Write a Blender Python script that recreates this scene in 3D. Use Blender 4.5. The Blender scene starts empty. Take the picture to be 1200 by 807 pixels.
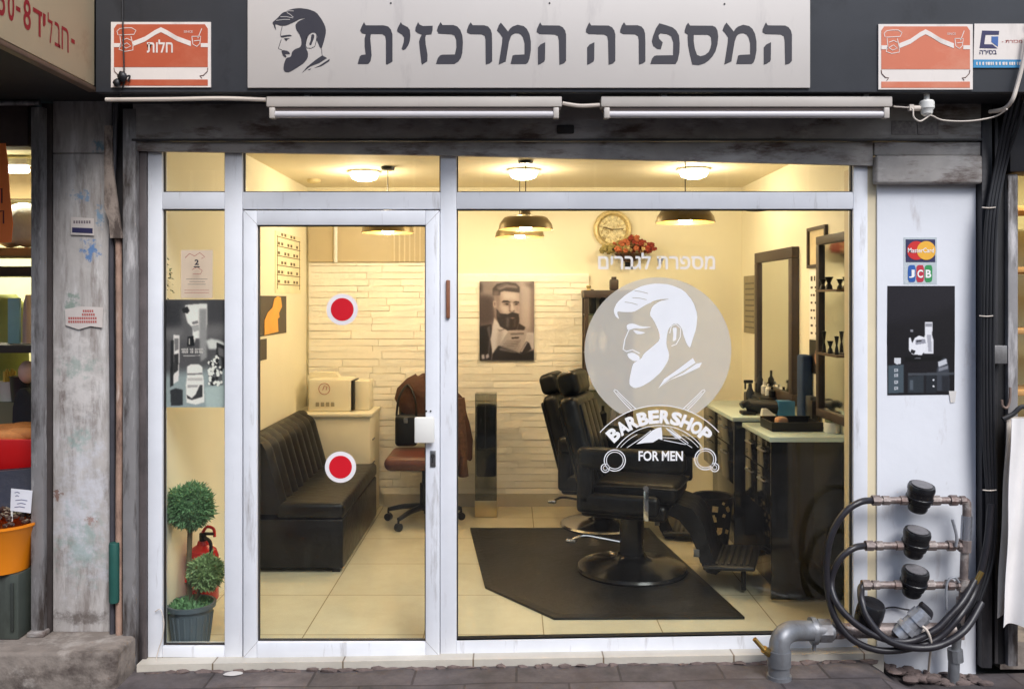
import bpy, bmesh, math, random
from mathutils import Vector, Matrix
from mathutils.geometry import tessellate_polygon
R = math.radians
random.seed(7)
C = bpy.context.scene.collection
scene = bpy.context.scene

# ------------------------------------------------------------------ camera, sky, sun, exposure
D, S, EYE = 4.2, 0.004, 1.68
cam = bpy.data.objects.new('camera', bpy.data.cameras.new('camera'))
C.objects.link(cam)
cam.location = (0, -D, EYE); cam.rotation_euler = (R(90), 0, 0)
cam.data.sensor_width = 36; cam.data.lens = 36 * D / 4.8
cam.data.shift_y = -(403.5 - 350) / 1200
cam.data.clip_start = .05; cam.data.clip_end = 2000
scene.camera = cam
w = bpy.data.worlds.new('World'); scene.world = w; w.use_nodes = True
wn = w.node_tree.nodes; wl = w.node_tree.links
sky = wn.new('ShaderNodeTexSky'); sky.sky_type = 'NISHITA'; sky.sun_disc = False
SUN = Vector((.34, -.74, .86)).normalized()
sky.sun_elevation = math.asin(SUN.z); sky.sun_rotation = math.atan2(SUN.x, SUN.y) % (2 * math.pi)
sky.dust_density = 2.0; sky.air_density = 1.0
wl.new(sky.outputs[0], wn['Background'].inputs['Color']); wn['Background'].inputs['Strength'].default_value = .12
sl = bpy.data.lights.new('sun', 'SUN'); sl.energy = 1.85; sl.angle = R(28); sl.color = (.97, .985, 1)
so = bpy.data.objects.new('sun', sl); C.objects.link(so)
so.rotation_euler = SUN.to_track_quat('Z', 'Y').to_euler(); so.location = (3, -6, 8)
scene.view_settings.view_transform = 'Standard'; scene.view_settings.look = 'None'
scene.view_settings.exposure = 0.62; scene.view_settings.gamma = 1
scene.view_settings.use_curve_mapping = False
scene.cycles.use_denoising = True
scene.cycles.max_bounces = 10; scene.cycles.transparent_max_bounces = 24
scene.cycles.sample_clamp_indirect = 6
scene.cycles.caustics_reflective = False; scene.cycles.caustics_refractive = False

# ------------------------------------------------------------------ helpers
def X(px, y=0): return (px - 600) * S * (1 + y / D)
def Z(py, y=0): return EYE + (350 - py) * S * (1 + y / D)
def lin(v):
    v /= 255.
    return v / 12.92 if v <= .04045 else ((v + .055) / 1.055) ** 2.4
def srgb(c): return tuple(lin(v) for v in c)

MATS = {}
def mat(name, c, rough=.5, metal=0, var=.08, sc=7, bump=0, bsc=40, dirt=None, dsc=(5, 5, 1.2), spec=.5, coat=0, emit=0, ecol=None):
    """c is an sRGB albedo; var = noise variation; dirt = (sRGB colour, low, high) a noise mask of stains"""
    if name in MATS: return MATS[name]
    m = bpy.data.materials.new(name); m.use_nodes = True; MATS[name] = m
    n = m.node_tree.nodes; l = m.node_tree.links; b = n['Principled BSDF']
    col = srgb(c)
    b.inputs['Roughness'].default_value = rough; b.inputs['Metallic'].default_value = metal
    b.inputs['Specular IOR Level'].default_value = spec
    if coat: b.inputs['Coat Weight'].default_value = coat; b.inputs['Coat Roughness'].default_value = .08
    tc = n.new('ShaderNodeTexCoord')
    nz = n.new('ShaderNodeTexNoise'); nz.inputs['Scale'].default_value = sc; nz.inputs['Detail'].default_value = 6
    nz.inputs['Roughness'].default_value = .62
    l.new(tc.outputs['Object'], nz.inputs['Vector'])
    mr = n.new('ShaderNodeMapRange'); mr.inputs[1].default_value = .3; mr.inputs[2].default_value = .7
    l.new(nz.outputs['Fac'], mr.inputs[0])
    mx = n.new('ShaderNodeMix'); mx.data_type = 'RGBA'
    mx.inputs[6].default_value = (*[max(0, v * (1 - var)) for v in col], 1)
    mx.inputs[7].default_value = (*[min(1, v * (1 + var)) for v in col], 1)
    l.new(mr.outputs[0], mx.inputs[0]); out = mx.outputs[2]
    if dirt:
        dl = dirt if isinstance(dirt, list) else [dirt]
        for k, (dc, lo, hi) in enumerate(dl):
            mp = n.new('ShaderNodeMapping'); mp.inputs['Scale'].default_value = dsc
            mp.inputs['Location'].default_value = (3.7 * k + 1.3, 2.1 * k, 5.3 * k)
            l.new(tc.outputs['Object'], mp.inputs['Vector'])
            dz = n.new('ShaderNodeTexNoise'); dz.inputs['Scale'].default_value = 1; dz.inputs['Detail'].default_value = 8
            dz.inputs['Roughness'].default_value = .68
            l.new(mp.outputs[0], dz.inputs['Vector'])
            r2 = n.new('ShaderNodeMapRange'); r2.inputs[1].default_value = lo; r2.inputs[2].default_value = hi
            l.new(dz.outputs['Fac'], r2.inputs[0])
            m2 = n.new('ShaderNodeMix'); m2.data_type = 'RGBA'; m2.inputs[7].default_value = (*srgb(dc), 1)
            l.new(r2.outputs[0], m2.inputs[0]); l.new(out, m2.inputs[6]); out = m2.outputs[2]
    l.new(out, b.inputs['Base Color'])
    rr = n.new('ShaderNodeMapRange'); rr.inputs[3].default_value = max(.02, rough - .08); rr.inputs[4].default_value = min(1, rough + .1)
    l.new(nz.outputs['Fac'], rr.inputs[0]); l.new(rr.outputs[0], b.inputs['Roughness'])
    if bump:
        bz = n.new('ShaderNodeTexNoise'); bz.inputs['Scale'].default_value = bsc; bz.inputs['Detail'].default_value = 5
        l.new(tc.outputs['Object'], bz.inputs['Vector'])
        bp = n.new('ShaderNodeBump'); bp.inputs['Strength'].default_value = bump; bp.inputs['Distance'].default_value = .01
        l.new(bz.outputs['Fac'], bp.inputs['Height']); l.new(bp.outputs[0], b.inputs['Normal'])
    if emit:
        b.inputs['Emission Color'].default_value = (*(ecol or (1, 1, 1)), 1); b.inputs['Emission Strength'].default_value = emit
    return m

def film(name, c, alpha, rough=.6, translucent=0.0):
    """thin vinyl or film: part of the light passes straight through"""
    if name in MATS: return MATS[name]
    m = bpy.data.materials.new(name); m.use_nodes = True; MATS[name] = m
    n = m.node_tree.nodes; l = m.node_tree.links; n.remove(n['Principled BSDF'])
    o = n['Material Output']; t = n.new('ShaderNodeBsdfTransparent'); d = n.new('ShaderNodeBsdfDiffuse')
    tr = n.new('ShaderNodeBsdfTranslucent'); a = n.new('ShaderNodeMixShader'); mx = n.new('ShaderNodeMixShader')
    tc = n.new('ShaderNodeTexCoord'); nz = n.new('ShaderNodeTexNoise'); nz.inputs['Scale'].default_value = 9
    cr = n.new('ShaderNodeMix'); cr.data_type = 'RGBA'
    col = srgb(c); cr.inputs[6].default_value = (*[v * .94 for v in col], 1); cr.inputs[7].default_value = (*[min(1, v * 1.05) for v in col], 1)
    l.new(tc.outputs['Object'], nz.inputs['Vector']); l.new(nz.outputs['Fac'], cr.inputs[0])
    l.new(cr.outputs[2], d.inputs['Color']); l.new(cr.outputs[2], tr.inputs['Color'])
    a.inputs[0].default_value = translucent; l.new(d.outputs[0], a.inputs[1]); l.new(tr.outputs[0], a.inputs[2])
    mx.inputs[0].default_value = alpha; l.new(t.outputs[0], mx.inputs[1]); l.new(a.outputs[0], mx.inputs[2])
    l.new(mx.outputs[0], o.inputs['Surface'])
    return m

def glass(name, tint=(251, 253, 251), rough=.015, k=.85):
    if name in MATS: return MATS[name]
    m = bpy.data.materials.new(name); m.use_nodes = True; MATS[name] = m
    n = m.node_tree.nodes; l = m.node_tree.links; n.remove(n['Principled BSDF'])
    o = n['Material Output']; t = n.new('ShaderNodeBsdfTransparent'); g = n.new('ShaderNodeBsdfGlossy')
    t.inputs['Color'].default_value = (*srgb(tint), 1); g.inputs['Roughness'].default_value = rough
    f = n.new('ShaderNodeFresnel'); ge = n.new('ShaderNodeNewGeometry'); io = n.new('ShaderNodeMapRange')
    io.inputs[3].default_value = 1.42; io.inputs[4].default_value = 1 / 1.42; l.new(ge.outputs['Backfacing'], io.inputs[0]); l.new(io.outputs[0], f.inputs['IOR'])
    mu = n.new('ShaderNodeMath'); mu.operation = 'MULTIPLY'; mu.inputs[1].default_value = k
    tc = n.new('ShaderNodeTexCoord'); nz = n.new('ShaderNodeTexNoise'); nz.inputs['Scale'].default_value = 1.6
    bp = n.new('ShaderNodeBump'); bp.inputs['Strength'].default_value = .03
    l.new(tc.outputs['Object'], nz.inputs['Vector']); l.new(nz.outputs['Fac'], bp.inputs['Height']); l.new(bp.outputs[0], g.inputs['Normal'])
    l.new(f.outputs[0], mu.inputs[0])
    mx = n.new('ShaderNodeMixShader'); l.new(mu.outputs[0], mx.inputs[0]); l.new(t.outputs[0], mx.inputs[1]); l.new(g.outputs[0], mx.inputs[2])
    du = n.new('ShaderNodeBsdfDiffuse'); du.inputs['Color'].default_value = (.6, .6, .58, 1); m2 = n.new('ShaderNodeMixShader')
    mp = n.new('ShaderNodeMapping'); mp.inputs['Scale'].default_value = (2.2, 2.2, .8); mp.inputs['Rotation'].default_value = (0, .5, 0); dn = n.new('ShaderNodeTexNoise'); dn.inputs['Scale'].default_value = 2.2; dn.inputs['Detail'].default_value = 9; dn.inputs['Roughness'].default_value = .7
    dr = n.new('ShaderNodeMapRange'); dr.inputs[1].default_value = .5; dr.inputs[2].default_value = .78; dr.inputs[4].default_value = .016
    l.new(tc.outputs['Object'], mp.inputs['Vector']); l.new(mp.outputs[0], dn.inputs['Vector']); l.new(dn.outputs['Fac'], dr.inputs[0]); l.new(dr.outputs[0], m2.inputs[0])
    l.new(mx.outputs[0], m2.inputs[1]); l.new(du.outputs[0], m2.inputs[2]); l.new(m2.outputs[0], o.inputs['Surface'])
    return m

class MB:
    def __init__(s): s.v = []; s.f = []
    def add(s, vs, fs):
        o = len(s.v); s.v += [Vector(p) for p in vs]; s.f += [[i + o for i in f] for f in fs]; return s
    def addbm(s, bm):
        bm.verts.index_update(); s.add([v.co.copy() for v in bm.verts], [[v.index for v in f.verts] for f in bm.faces]); bm.free(); return s
    def box(s, x0, x1, y0, y1, z0, z1, bev=0, seg=2, M=None):
        x0, x1 = min(x0, x1), max(x0, x1); y0, y1 = min(y0, y1), max(y0, y1); z0, z1 = min(z0, z1), max(z0, z1)
        bm = bmesh.new(); bmesh.ops.create_cube(bm, size=1)
        for v in bm.verts:
            v.co = Vector(((x0 + x1) / 2 + v.co.x * (x1 - x0), (y0 + y1) / 2 + v.co.y * (y1 - y0), (z0 + z1) / 2 + v.co.z * (z1 - z0)))
        if bev:
            b = min(bev, .49 * min(x1 - x0, y1 - y0, z1 - z0))
            bmesh.ops.bevel(bm, geom=list(bm.edges), offset=b, segments=seg, affect='EDGES', profile=.5)
        if M: bmesh.ops.transform(bm, matrix=M, verts=bm.verts)
        return s.addbm(bm)
    def hexa(s, p): return s.add(p, [(0, 3, 2, 1), (4, 5, 6, 7), (0, 1, 5, 4), (1, 2, 6, 5), (2, 3, 7, 6), (3, 0, 4, 7)])
    def cyl(s, a, b, r0, r1=None, seg=20):
        r1 = r0 if r1 is None else r1; a = Vector(a); b = Vector(b); d = (b - a).normalized()
        u = d.orthogonal().normalized(); w_ = d.cross(u)
        vs = []
        for p, r in ((a, r0), (b, r1)):
            vs += [p + (u * math.cos(t) + w_ * math.sin(t)) * r for t in [2 * math.pi * k / seg for k in range(seg)]]
        fs = [(k, (k + 1) % seg, seg + (k + 1) % seg, seg + k) for k in range(seg)]
        fs += [tuple(range(seg - 1, -1, -1)), tuple(range(seg, 2 * seg))]
        return s.add(vs, fs)
    def tube(s, pts, r, seg=10, smooth=6, taper=None):
        pts = [Vector(p) for p in pts]
        if smooth and len(pts) > 2:
            q = []
            for i in range(len(pts) - 1):
                p0 = pts[max(0, i - 1)]; p1 = pts[i]; p2 = pts[i + 1]; p3 = pts[min(len(pts) - 1, i + 2)]
                for k in range(smooth):
                    t = k / smooth
                    q.append(.5 * ((2 * p1) + (p2 - p0) * t + (2 * p0 - 5 * p1 + 4 * p2 - p3) * t * t + (3 * p1 - p0 - 3 * p2 + p3) * t ** 3))
            q.append(pts[-1]); pts = q
        n = len(pts); vs = []; u = None
        for i, p in enumerate(pts):
            d = (pts[min(n - 1, i + 1)] - pts[max(0, i - 1)]).normalized()
            u = d.orthogonal().normalized() if u is None else (u - d * u.dot(d)).normalized()
            w_ = d.cross(u); rr = r if taper is None else r + (taper - r) * i / (n - 1)
            vs += [p + (u * math.cos(2 * math.pi * k / seg) + w_ * math.sin(2 * math.pi * k / seg)) * rr for k in range(seg)]
        fs = [(i * seg + k, i * seg + (k + 1) % seg, (i + 1) * seg + (k + 1) % seg, (i + 1) * seg + k) for i in range(n - 1) for k in range(seg)]
        fs += [tuple(range(seg - 1, -1, -1)), tuple(range((n - 1) * seg, n * seg))]
        return s.add(vs, fs)
    def lathe(s, prof, c=(0, 0, 0), seg=32, axis='Z', caps=True):
        c = Vector(c); vs = []
        for r, h in prof:
            for k in range(seg):
                t = 2 * math.pi * k / seg
                p = (r * math.cos(t), r * math.sin(t), h)
                if axis == 'Y': p = (p[0], p[2], p[1])
                if axis == 'X': p = (p[2], p[0], p[1])
                vs.append(c + Vector(p))
        n = len(prof)
        fs = [(i * seg + k, i * seg + (k + 1) % seg, (i + 1) * seg + (k + 1) % seg, (i + 1) * seg + k) for i in range(n - 1) for k in range(seg)]
        if caps and prof[0][0] > 1e-6: fs.append(tuple(range(seg - 1, -1, -1)))
        if caps and prof[-1][0] > 1e-6: fs.append(tuple(range((n - 1) * seg, n * seg)))
        return s.add(vs, fs)
    def ball(s, c, r, sub=2, noise=0):
        bm = bmesh.new(); bmesh.ops.create_icosphere(bm, subdivisions=sub, radius=1)
        r = (r, r, r) if isinstance(r, (int, float)) else r
        for v in bm.verts:
            k = 1 + random.uniform(-noise, noise)
            v.co = Vector((c[0] + v.co.x * r[0] * k, c[1] + v.co.y * r[1] * k, c[2] + v.co.z * r[2] * k))
        return s.addbm(bm)
    def loft(s, rings):
        n = len(rings[0]); vs = [p for r in rings for p in r]
        fs = [(i * n + k, i * n + (k + 1) % n, (i + 1) * n + (k + 1) % n, (i + 1) * n + k) for i in range(len(rings) - 1) for k in range(n)]
        fs += [tuple(range(n - 1, -1, -1)), tuple(range((len(rings) - 1) * n, len(rings) * n))]
        return s.add(vs, fs)
    def plate(s, loops, fn, t=.001):
        """flat shape: loops = [outer, hole...] of 2-D points; fn(u, v, depth) -> point"""
        flat = [p for lp in loops for p in lp]
        tris = tessellate_polygon([[Vector((p[0], p[1], 0)) for p in lp] for lp in loops])
        n = len(flat); vs = [fn(p[0], p[1], 0) for p in flat] + [fn(p[0], p[1], t) for p in flat]
        fs = [tuple(x) for x in tris] + [tuple(n + i for i in reversed(x)) for x in tris]
        o = 0
        for lp in loops:
            m = len(lp); fs += [(o + k, o + (k + 1) % m, n + o + (k + 1) % m, n + o + k) for k in range(m)]; o += m
        return s.add(vs, fs)
    def pix(s, y, t, *loops):
        """flat shape given on the photograph's grid, standing at depth y, t thick"""
        return s.plate(loops, lambda u, v, d: (X(u, y), y + d, Z(v, y)), t)
    def line(s, y, t, pts, wd):
        """ribbon along points of the photograph's grid, at depth y"""
        P = [Vector(p) for p in pts]; L = []; Rr = []
        for i, p in enumerate(P):
            d = (P[min(len(P) - 1, i + 1)] - P[max(0, i - 1)]).normalized(); nn = Vector((-d.y, d.x)) * wd / 2
            L.append(p + nn); Rr.append(p - nn)
        for i in range(len(P) - 1): s.pix(y, t, [L[i], L[i + 1], Rr[i + 1], Rr[i]])
        return s
    def text(s, body, fn, box, bold=0, t=.001, space=1.0, rot=None):
        """lettering fitted into box (u0, u1, v0, v1), v upwards; fn(u, v, depth) -> point"""
        cu = bpy.data.curves.new('t', 'FONT'); cu.body = body; cu.size = 1; cu.offset = bold; cu.space_character = space
        cu.resolution_u = 3
        ob = bpy.data.objects.new('t', cu); C.objects.link(ob)
        dg = bpy.context.evaluated_depsgraph_get(); dg.update()
        me = bpy.data.meshes.new_from_object(ob.evaluated_get(dg))
        vs = [v.co.copy() for v in me.vertices]; fs = [list(p.vertices) for p in me.polygons]
        bpy.data.objects.remove(ob); bpy.data.curves.remove(cu); bpy.data.meshes.remove(me)
        if not vs: return s
        a0 = min(v.x for v in vs); a1 = max(v.x for v in vs); b0 = min(v.y for v in vs); b1 = max(v.y for v in vs)
        u0, u1, v0, v1 = box
        g = lambda v: (u0 + (v.x - a0) / (a1 - a0) * (u1 - u0), v0 + (v.y - b0) / (b1 - b0) * (v1 - v0))
        pts = [g(v) for v in vs]
        if rot:
            cx, cy, an = rot; ca, sa = math.cos(an), math.sin(an)
            pts = [(cx + (p[0] - cx) * ca - (p[1] - cy) * sa, cy + (p[0] - cx) * sa + (p[1] - cy) * ca) for p in pts]
        return s.add([fn(p[0], p[1], 0) for p in pts], fs)
    def mesh(s, name, off=(0, 0, 0), sharp=35):
        me = bpy.data.meshes.new(name); off = Vector(off)
        me.from_pydata([tuple(v - off) for v in s.v], [], s.f); me.validate()
        bm = bmesh.new(); bm.from_mesh(me); bmesh.ops.recalc_face_normals(bm, faces=bm.faces); bm.to_mesh(me); bm.free()
        me.polygons.foreach_set('use_smooth', [True] * len(me.polygons))
        me.set_sharp_from_angle(angle=R(sharp)); me.update()
        return me
    def bounds(s):
        return [(min(v[i] for v in s.v), max(v[i] for v in s.v)) for i in range(3)]

def tag(o, label=None, cat=None, group=None, kind=None):
    if label: o['label'] = label
    if cat: o['category'] = cat
    if group: o['group'] = group
    if kind: o['kind'] = kind
    return o
def obj(name, mb, m, parent=None, label=None, cat=None, group=None, kind=None, local=False):
    """one mesh object; geometry given in world coordinates unless local"""
    if parent is None:
        b = mb.bounds(); off = Vector(((b[0][0] + b[0][1]) / 2, (b[1][0] + b[1][1]) / 2, b[2][0])) if not local else Vector((0, 0, 0))
        o = bpy.data.objects.new(name, mb.mesh(name, off)); o.location = off
    else:
        off = Vector((0, 0, 0))
        if not local:
            q = parent
            while q is not None: off = off + q.location; q = q.parent
        o = bpy.data.objects.new(name, mb.mesh(name, off)); o.parent = parent
    C.objects.link(o); o.data.materials.append(m)
    return tag(o, label, cat, group, kind)
def thing(name, label, cat, loc=(0, 0, 0), rz=0, group=None):
    o = bpy.data.objects.new(name, None); o.empty_display_size = .05; C.objects.link(o)
    o.location = loc; o.rotation_euler = (0, 0, rz)
    return tag(o, label, cat, group)
def dup(root, loc=None, label=None, rz=None):
    r = root.copy(); C.objects.link(r)
    if loc is not None: r.location = loc
    if rz is not None: r.rotation_euler = (0, 0, rz)
    if label: r['label'] = label
    for ch in list(root.children):
        c = ch.copy(); C.objects.link(c); c.parent = r
        for g in list(ch.children):
            d = g.copy(); C.objects.link(d); d.parent = c
    return r
def struct(name, mb, m): return obj(name, mb, m, kind='structure')
def smooth(pts, n=1):
    for _ in range(n):
        q = []
        for i in range(len(pts)):
            a = pts[i]; b = pts[(i + 1) % len(pts)]
            q += [(a[0] * .8 + b[0] * .2, a[1] * .8 + b[1] * .2), (a[0] * .2 + b[0] * .8, a[1] * .2 + b[1] * .8)]
        pts = q
    return pts
def zoomed(pts, x0, y0, k): return [(x0 + a / k, y0 + b / k) for a, b in pts]
def pixfn(y): return lambda u, v, d: (X(u, y), y + d, Z(-v, y))     # v given as minus the pixel row
def circ(cx, cy, r, n=40, a0=0, a1=360): return [(cx + r * math.cos(R(a0 + (a1 - a0) * k / n)), cy + r * math.sin(R(a0 + (a1 - a0) * k / n))) for k in range(n if a1 - a0 == 360 else n + 1)]

import numpy as np
def printed(name, y, px0, px1, py0, py1, base, layers, parent, rough=.45, cell=.55, grain=5, seed=1, tint=(1, 1, 1)):
    """a printed picture: one flat sheet whose colour attribute carries the print; layers = (polygon in photo pixels, sRGB, softness in pixels)"""
    nx = int((px1 - px0) / cell); ny = int((py1 - py0) / cell)
    gx, gy = np.meshgrid(np.linspace(px0, px1, nx + 1), np.linspace(py0, py1, ny + 1))
    img = np.ones((ny + 1, nx + 1, 3)) * np.array(base, float)
    for poly, c, soft in layers:
        m = np.zeros(gx.shape, bool); n = len(poly)
        for i in range(n):
            xa, ya = poly[i]; xb, yb = poly[(i + 1) % n]
            if ya == yb: continue
            m ^= ((ya > gy) != (yb > gy)) & (gx < (xb - xa) * (gy - ya) / (yb - ya) + xa)
        m = m.astype(float); sg = max(.35, soft / cell / 2); k = int(sg * 3) + 1
        ker = np.exp(-.5 * (np.arange(-k, k + 1) / sg) ** 2); ker /= ker.sum()
        m = np.pad(m, k, mode='edge')
        m = np.apply_along_axis(lambda v: np.convolve(v, ker, 'valid'), 0, m); m = np.apply_along_axis(lambda v: np.convolve(v, ker, 'valid'), 1, m)
        img = img * (1 - m[..., None]) + np.array(c, float) * m[..., None]
    img = img * np.array(tint)
    img += np.random.RandomState(seed).normal(0, grain, gx.shape)[..., None]
    img = np.clip(img, 4, 250) / 255.; l_ = np.where(img <= .04045, img / 12.92, ((img + .055) / 1.055) ** 2.4)
    me = bpy.data.meshes.new(name); org = parent.location
    V = [(X(a, y) - org.x, y - org.y, Z(b, y) - org.z) for a, b in zip(gx.ravel(), gy.ravel())]; w_ = nx + 1
    me.from_pydata(V, [], [(j * w_ + i, (j + 1) * w_ + i, (j + 1) * w_ + i + 1, j * w_ + i + 1) for j in range(ny) for i in range(nx)])
    at = me.color_attributes.new('print', 'FLOAT_COLOR', 'POINT')
    at.data.foreach_set('color', np.concatenate([l_.reshape(-1, 3), np.ones((len(V), 1))], 1).ravel())
    m_ = bpy.data.materials.new(name); m_.use_nodes = True; b = m_.node_tree.nodes['Principled BSDF']; b.inputs['Roughness'].default_value = rough
    a = m_.node_tree.nodes.new('ShaderNodeAttribute'); a.attribute_name = 'print'; m_.node_tree.links.new(a.outputs['Color'], b.inputs['Base Color'])
    me.materials.append(m_); o = bpy.data.objects.new(name, me); C.objects.link(o); o.parent = parent
    return o

# ------------------------------------------------------------------ materials
white_alu = mat('white_aluminium', (225, 227, 233), .38, var=.05, sc=5, dirt=[((150, 144, 142), .58, .80), ((120, 108, 100), .66, .80)], dsc=(16, 16, 2.2), bump=.03, bsc=8)
dark_gasket = mat('dark_gasket', (40, 38, 38), .7)
pane_glass = glass('pane_glass')
wall_paint = mat('cream_wall_paint', (238, 231, 206), .7, var=.03, sc=2, bump=.04, bsc=60)
ceil_paint = mat('ceiling_paint', (228, 217, 188), .8, var=.02, sc=2)
black_leather = mat('black_leather', (12, 12, 14), .36, var=.25, sc=12, bump=.4, bsc=20, spec=.28)
black_gloss = mat('black_gloss_laminate', (10, 10, 11), .10, var=.2, sc=3, spec=.5)
black_plastic = mat('black_plastic', (17, 17, 19), .42, var=.15, spec=.35)
chrome = mat('chrome', (200, 200, 202), .16, 1, var=.05)
steel = mat('brushed_steel', (150, 150, 150), .34, 1, var=.12)
white_plastic = mat('white_plastic', (226, 224, 218), .4, var=.03)
rust_steel = mat('weathered_lintel_steel', (158, 153, 149), .6, 0, var=.25, sc=5, bump=.12, bsc=25, dirt=[((88, 70, 62), .50, .66), ((196, 192, 189), .53, .70)], dsc=(3.5, 3.5, 12))
grey_paint = mat('grey_channel_paint', (134, 131, 131), .5, .1, var=.15, sc=5, bump=.1, bsc=30, dirt=[((62, 54, 50), .50, .66), ((186, 182, 182), .55, .68)], dsc=(14, 14, 2.6))
ink = mat('sign_ink', (44, 41, 50), .5, var=.06)
slate = mat('slate_fascia_paint', (60, 62, 67), .5, var=.14, sc=3, bump=.05, bsc=12, dirt=((42, 43, 47), .55, .75), dsc=(4, 4, 3))

def tile_material(name, c, grout, w, h, mortar, rough, var, loc=(0, 0, 0), offset=0, bump=.2, stain=None, plane='xy'):
    m = bpy.data.materials.new(name); m.use_nodes = True; MATS[name] = m
    n = m.node_tree.nodes; l = m.node_tree.links; b = n['Principled BSDF']
    tc = n.new('ShaderNodeTexCoord'); mp = n.new('ShaderNodeMapping'); mp.inputs['Location'].default_value = loc
    br = n.new('ShaderNodeTexBrick'); br.offset = offset; br.squash = 1
    col = srgb(c)
    br.inputs['Color1'].default_value = (*[v * (1 - var) for v in col], 1); br.inputs['Color2'].default_value = (*[min(1, v * (1 + var)) for v in col], 1)
    br.inputs['Mortar'].default_value = (*srgb(grout), 1); br.inputs['Scale'].default_value = 1
    br.inputs['Brick Width'].default_value = w; br.inputs['Row Height'].default_value = h
    br.inputs['Mortar Size'].default_value = mortar; br.inputs['Mortar Smooth'].default_value = .2; br.inputs['Bias'].default_value = 0
    l.new(tc.outputs['Object'], mp.inputs['Vector'])
    wz = n.new('ShaderNodeTexNoise'); wz.inputs['Scale'].default_value = 3; wv = n.new('ShaderNodeVectorMath'); wv.operation = 'MULTIPLY_ADD'
    wv.inputs[1].default_value = (.02 if stain else .001,) * 3
    l.new(mp.outputs[0], wz.inputs['Vector']); l.new(wz.outputs['Color'], wv.inputs[0]); l.new(mp.outputs[0], wv.inputs[2]); l.new(wv.outputs[0], br.inputs['Vector'])
    nz = n.new('ShaderNodeTexNoise'); nz.inputs['Scale'].default_value = 6; nz.inputs['Detail'].default_value = 8; nz.inputs['Roughness'].default_value = .7
    l.new(tc.outputs['Object'], nz.inputs['Vector'])
    mr = n.new('ShaderNodeMapRange'); mr.inputs[1].default_value = .35; mr.inputs[2].default_value = .7
    mr.inputs[3].default_value = 1 - 2.2 * var; mr.inputs[4].default_value = 1 + 1.6 * var
    l.new(nz.outputs['Fac'], mr.inputs[0])
    mu = n.new('ShaderNodeMix'); mu.data_type = 'RGBA'; mu.blend_type = 'MULTIPLY'; mu.inputs[0].default_value = 1
    l.new(br.outputs['Color'], mu.inputs[6]); l.new(mr.outputs[0], mu.inputs[7]); out = mu.outputs[2]
    if stain:
        sz = n.new('ShaderNodeTexNoise'); sz.inputs['Scale'].default_value = 2.3; sz.inputs['Detail'].default_value = 10; sz.inputs['Roughness'].default_value = .75
        l.new(tc.outputs['Object'], sz.inputs['Vector']); r2 = n.new('ShaderNodeMapRange'); r2.inputs[1].default_value = .5; r2.inputs[2].default_value = .7
        l.new(sz.outputs['Fac'], r2.inputs[0]); m2 = n.new('ShaderNodeMix'); m2.data_type = 'RGBA'; m2.inputs[7].default_value = (*srgb(stain), 1)
        l.new(r2.outputs[0], m2.inputs[0]); l.new(out, m2.inputs[6]); out = m2.outputs[2]
    l.new(out, b.inputs['Base Color']); b.inputs['Roughness'].default_value = rough
    bp = n.new('ShaderNodeBump'); bp.inputs['Strength'].default_value = bump; bp.inputs['Distance'].default_value = .006
    ad = n.new('ShaderNodeMath'); ad.operation = 'MULTIPLY_ADD'; ad.inputs[1].default_value = .6 if stain else .02
    iv = n.new('ShaderNodeMath'); iv.operation = 'SUBTRACT'; iv.inputs[0].default_value = 1; l.new(br.outputs['Fac'], iv.inputs[1])
    l.new(nz.outputs['Fac'], ad.inputs[0]); l.new(iv.outputs[0], ad.inputs[2]); l.new(ad.outputs[0], bp.inputs['Height']); l.new(bp.outputs[0], b.inputs['Normal'])
    return m
floor_tile = tile_material('cream_floor_tile', (196, 187, 160), (146, 132, 104), .6, .6, .0035, .14, .03, loc=(-.06, .11, 0))
paving = tile_material('worn_paving', (90, 83, 84), (62, 55, 55), .46, .30, .006, .8, .22, loc=(.2, .05, 0), offset=.5, bump=.6, stain=(66, 57, 57))
asphalt = mat('asphalt', (62, 62, 64), .9, var=.2, sc=20, bump=.3, bsc=120)

# ------------------------------------------------------------------ ground and room shell
XL, XR, YB, CEIL = -1.67, 1.87, 3.09, 2.585
struct('ground', MB().box(-150, 150, -150, 150, -.30, -.16), asphalt)
SW = lambda x: -.035 + .016 * (x + 1.6)
mb = MB(); vs = []; fs = []
nx, ny = 120, 80
for j in range(ny + 1):
    for i in range(nx + 1):
        x = -3.6 + 7.2 * i / nx; y = -5.2 + 5.2 * j / ny
        dip = max(0, min(1, (x - 1.62) / .16)) * max(0, min(1, (y + .42) / .26)) * .10
        vs.append((x, y, SW(x) - dip + .0035 * math.sin(x * 9 + y * 4) * math.sin(y * 7 - x * 3)))
for j in range(ny):
    for i in range(nx): fs.append((j * (nx + 1) + i, j * (nx + 1) + i + 1, (j + 1) * (nx + 1) + i + 1, (j + 1) * (nx + 1) + i))
mb.add(vs, fs); mb.box(-3.6, 3.6, -5.2, 0, -.158, -.125)
struct('sidewalk', mb, paving)
struct('floor', MB().box(XL - .1, XR + .1, .005, YB + .1, -.1, 0), floor_tile)
struct('ceiling', MB().box(XL, XR, .07, YB, CEIL, CEIL + .1), ceil_paint)
struct('wall_left', MB().box(XL - .1, XL, .07, YB + .1, 0, CEIL + .1), wall_paint)
struct('wall_right', MB().box(XR, XR + .1, .07, YB + .1, 0, CEIL + .1), wall_paint)
struct('wall_back', MB().box(XL, XR, YB, YB + .1, 0, CEIL + .1), wall_paint)
baseboard = mat('stone_baseboard', (186, 178, 160), .5)
obj('baseboard', MB().box(-1.04, 1.4, YB - .045, YB - .001, 0, .1), baseboard, label='pale grey stone baseboard running along the foot of the back wall', cat='baseboard')

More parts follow.
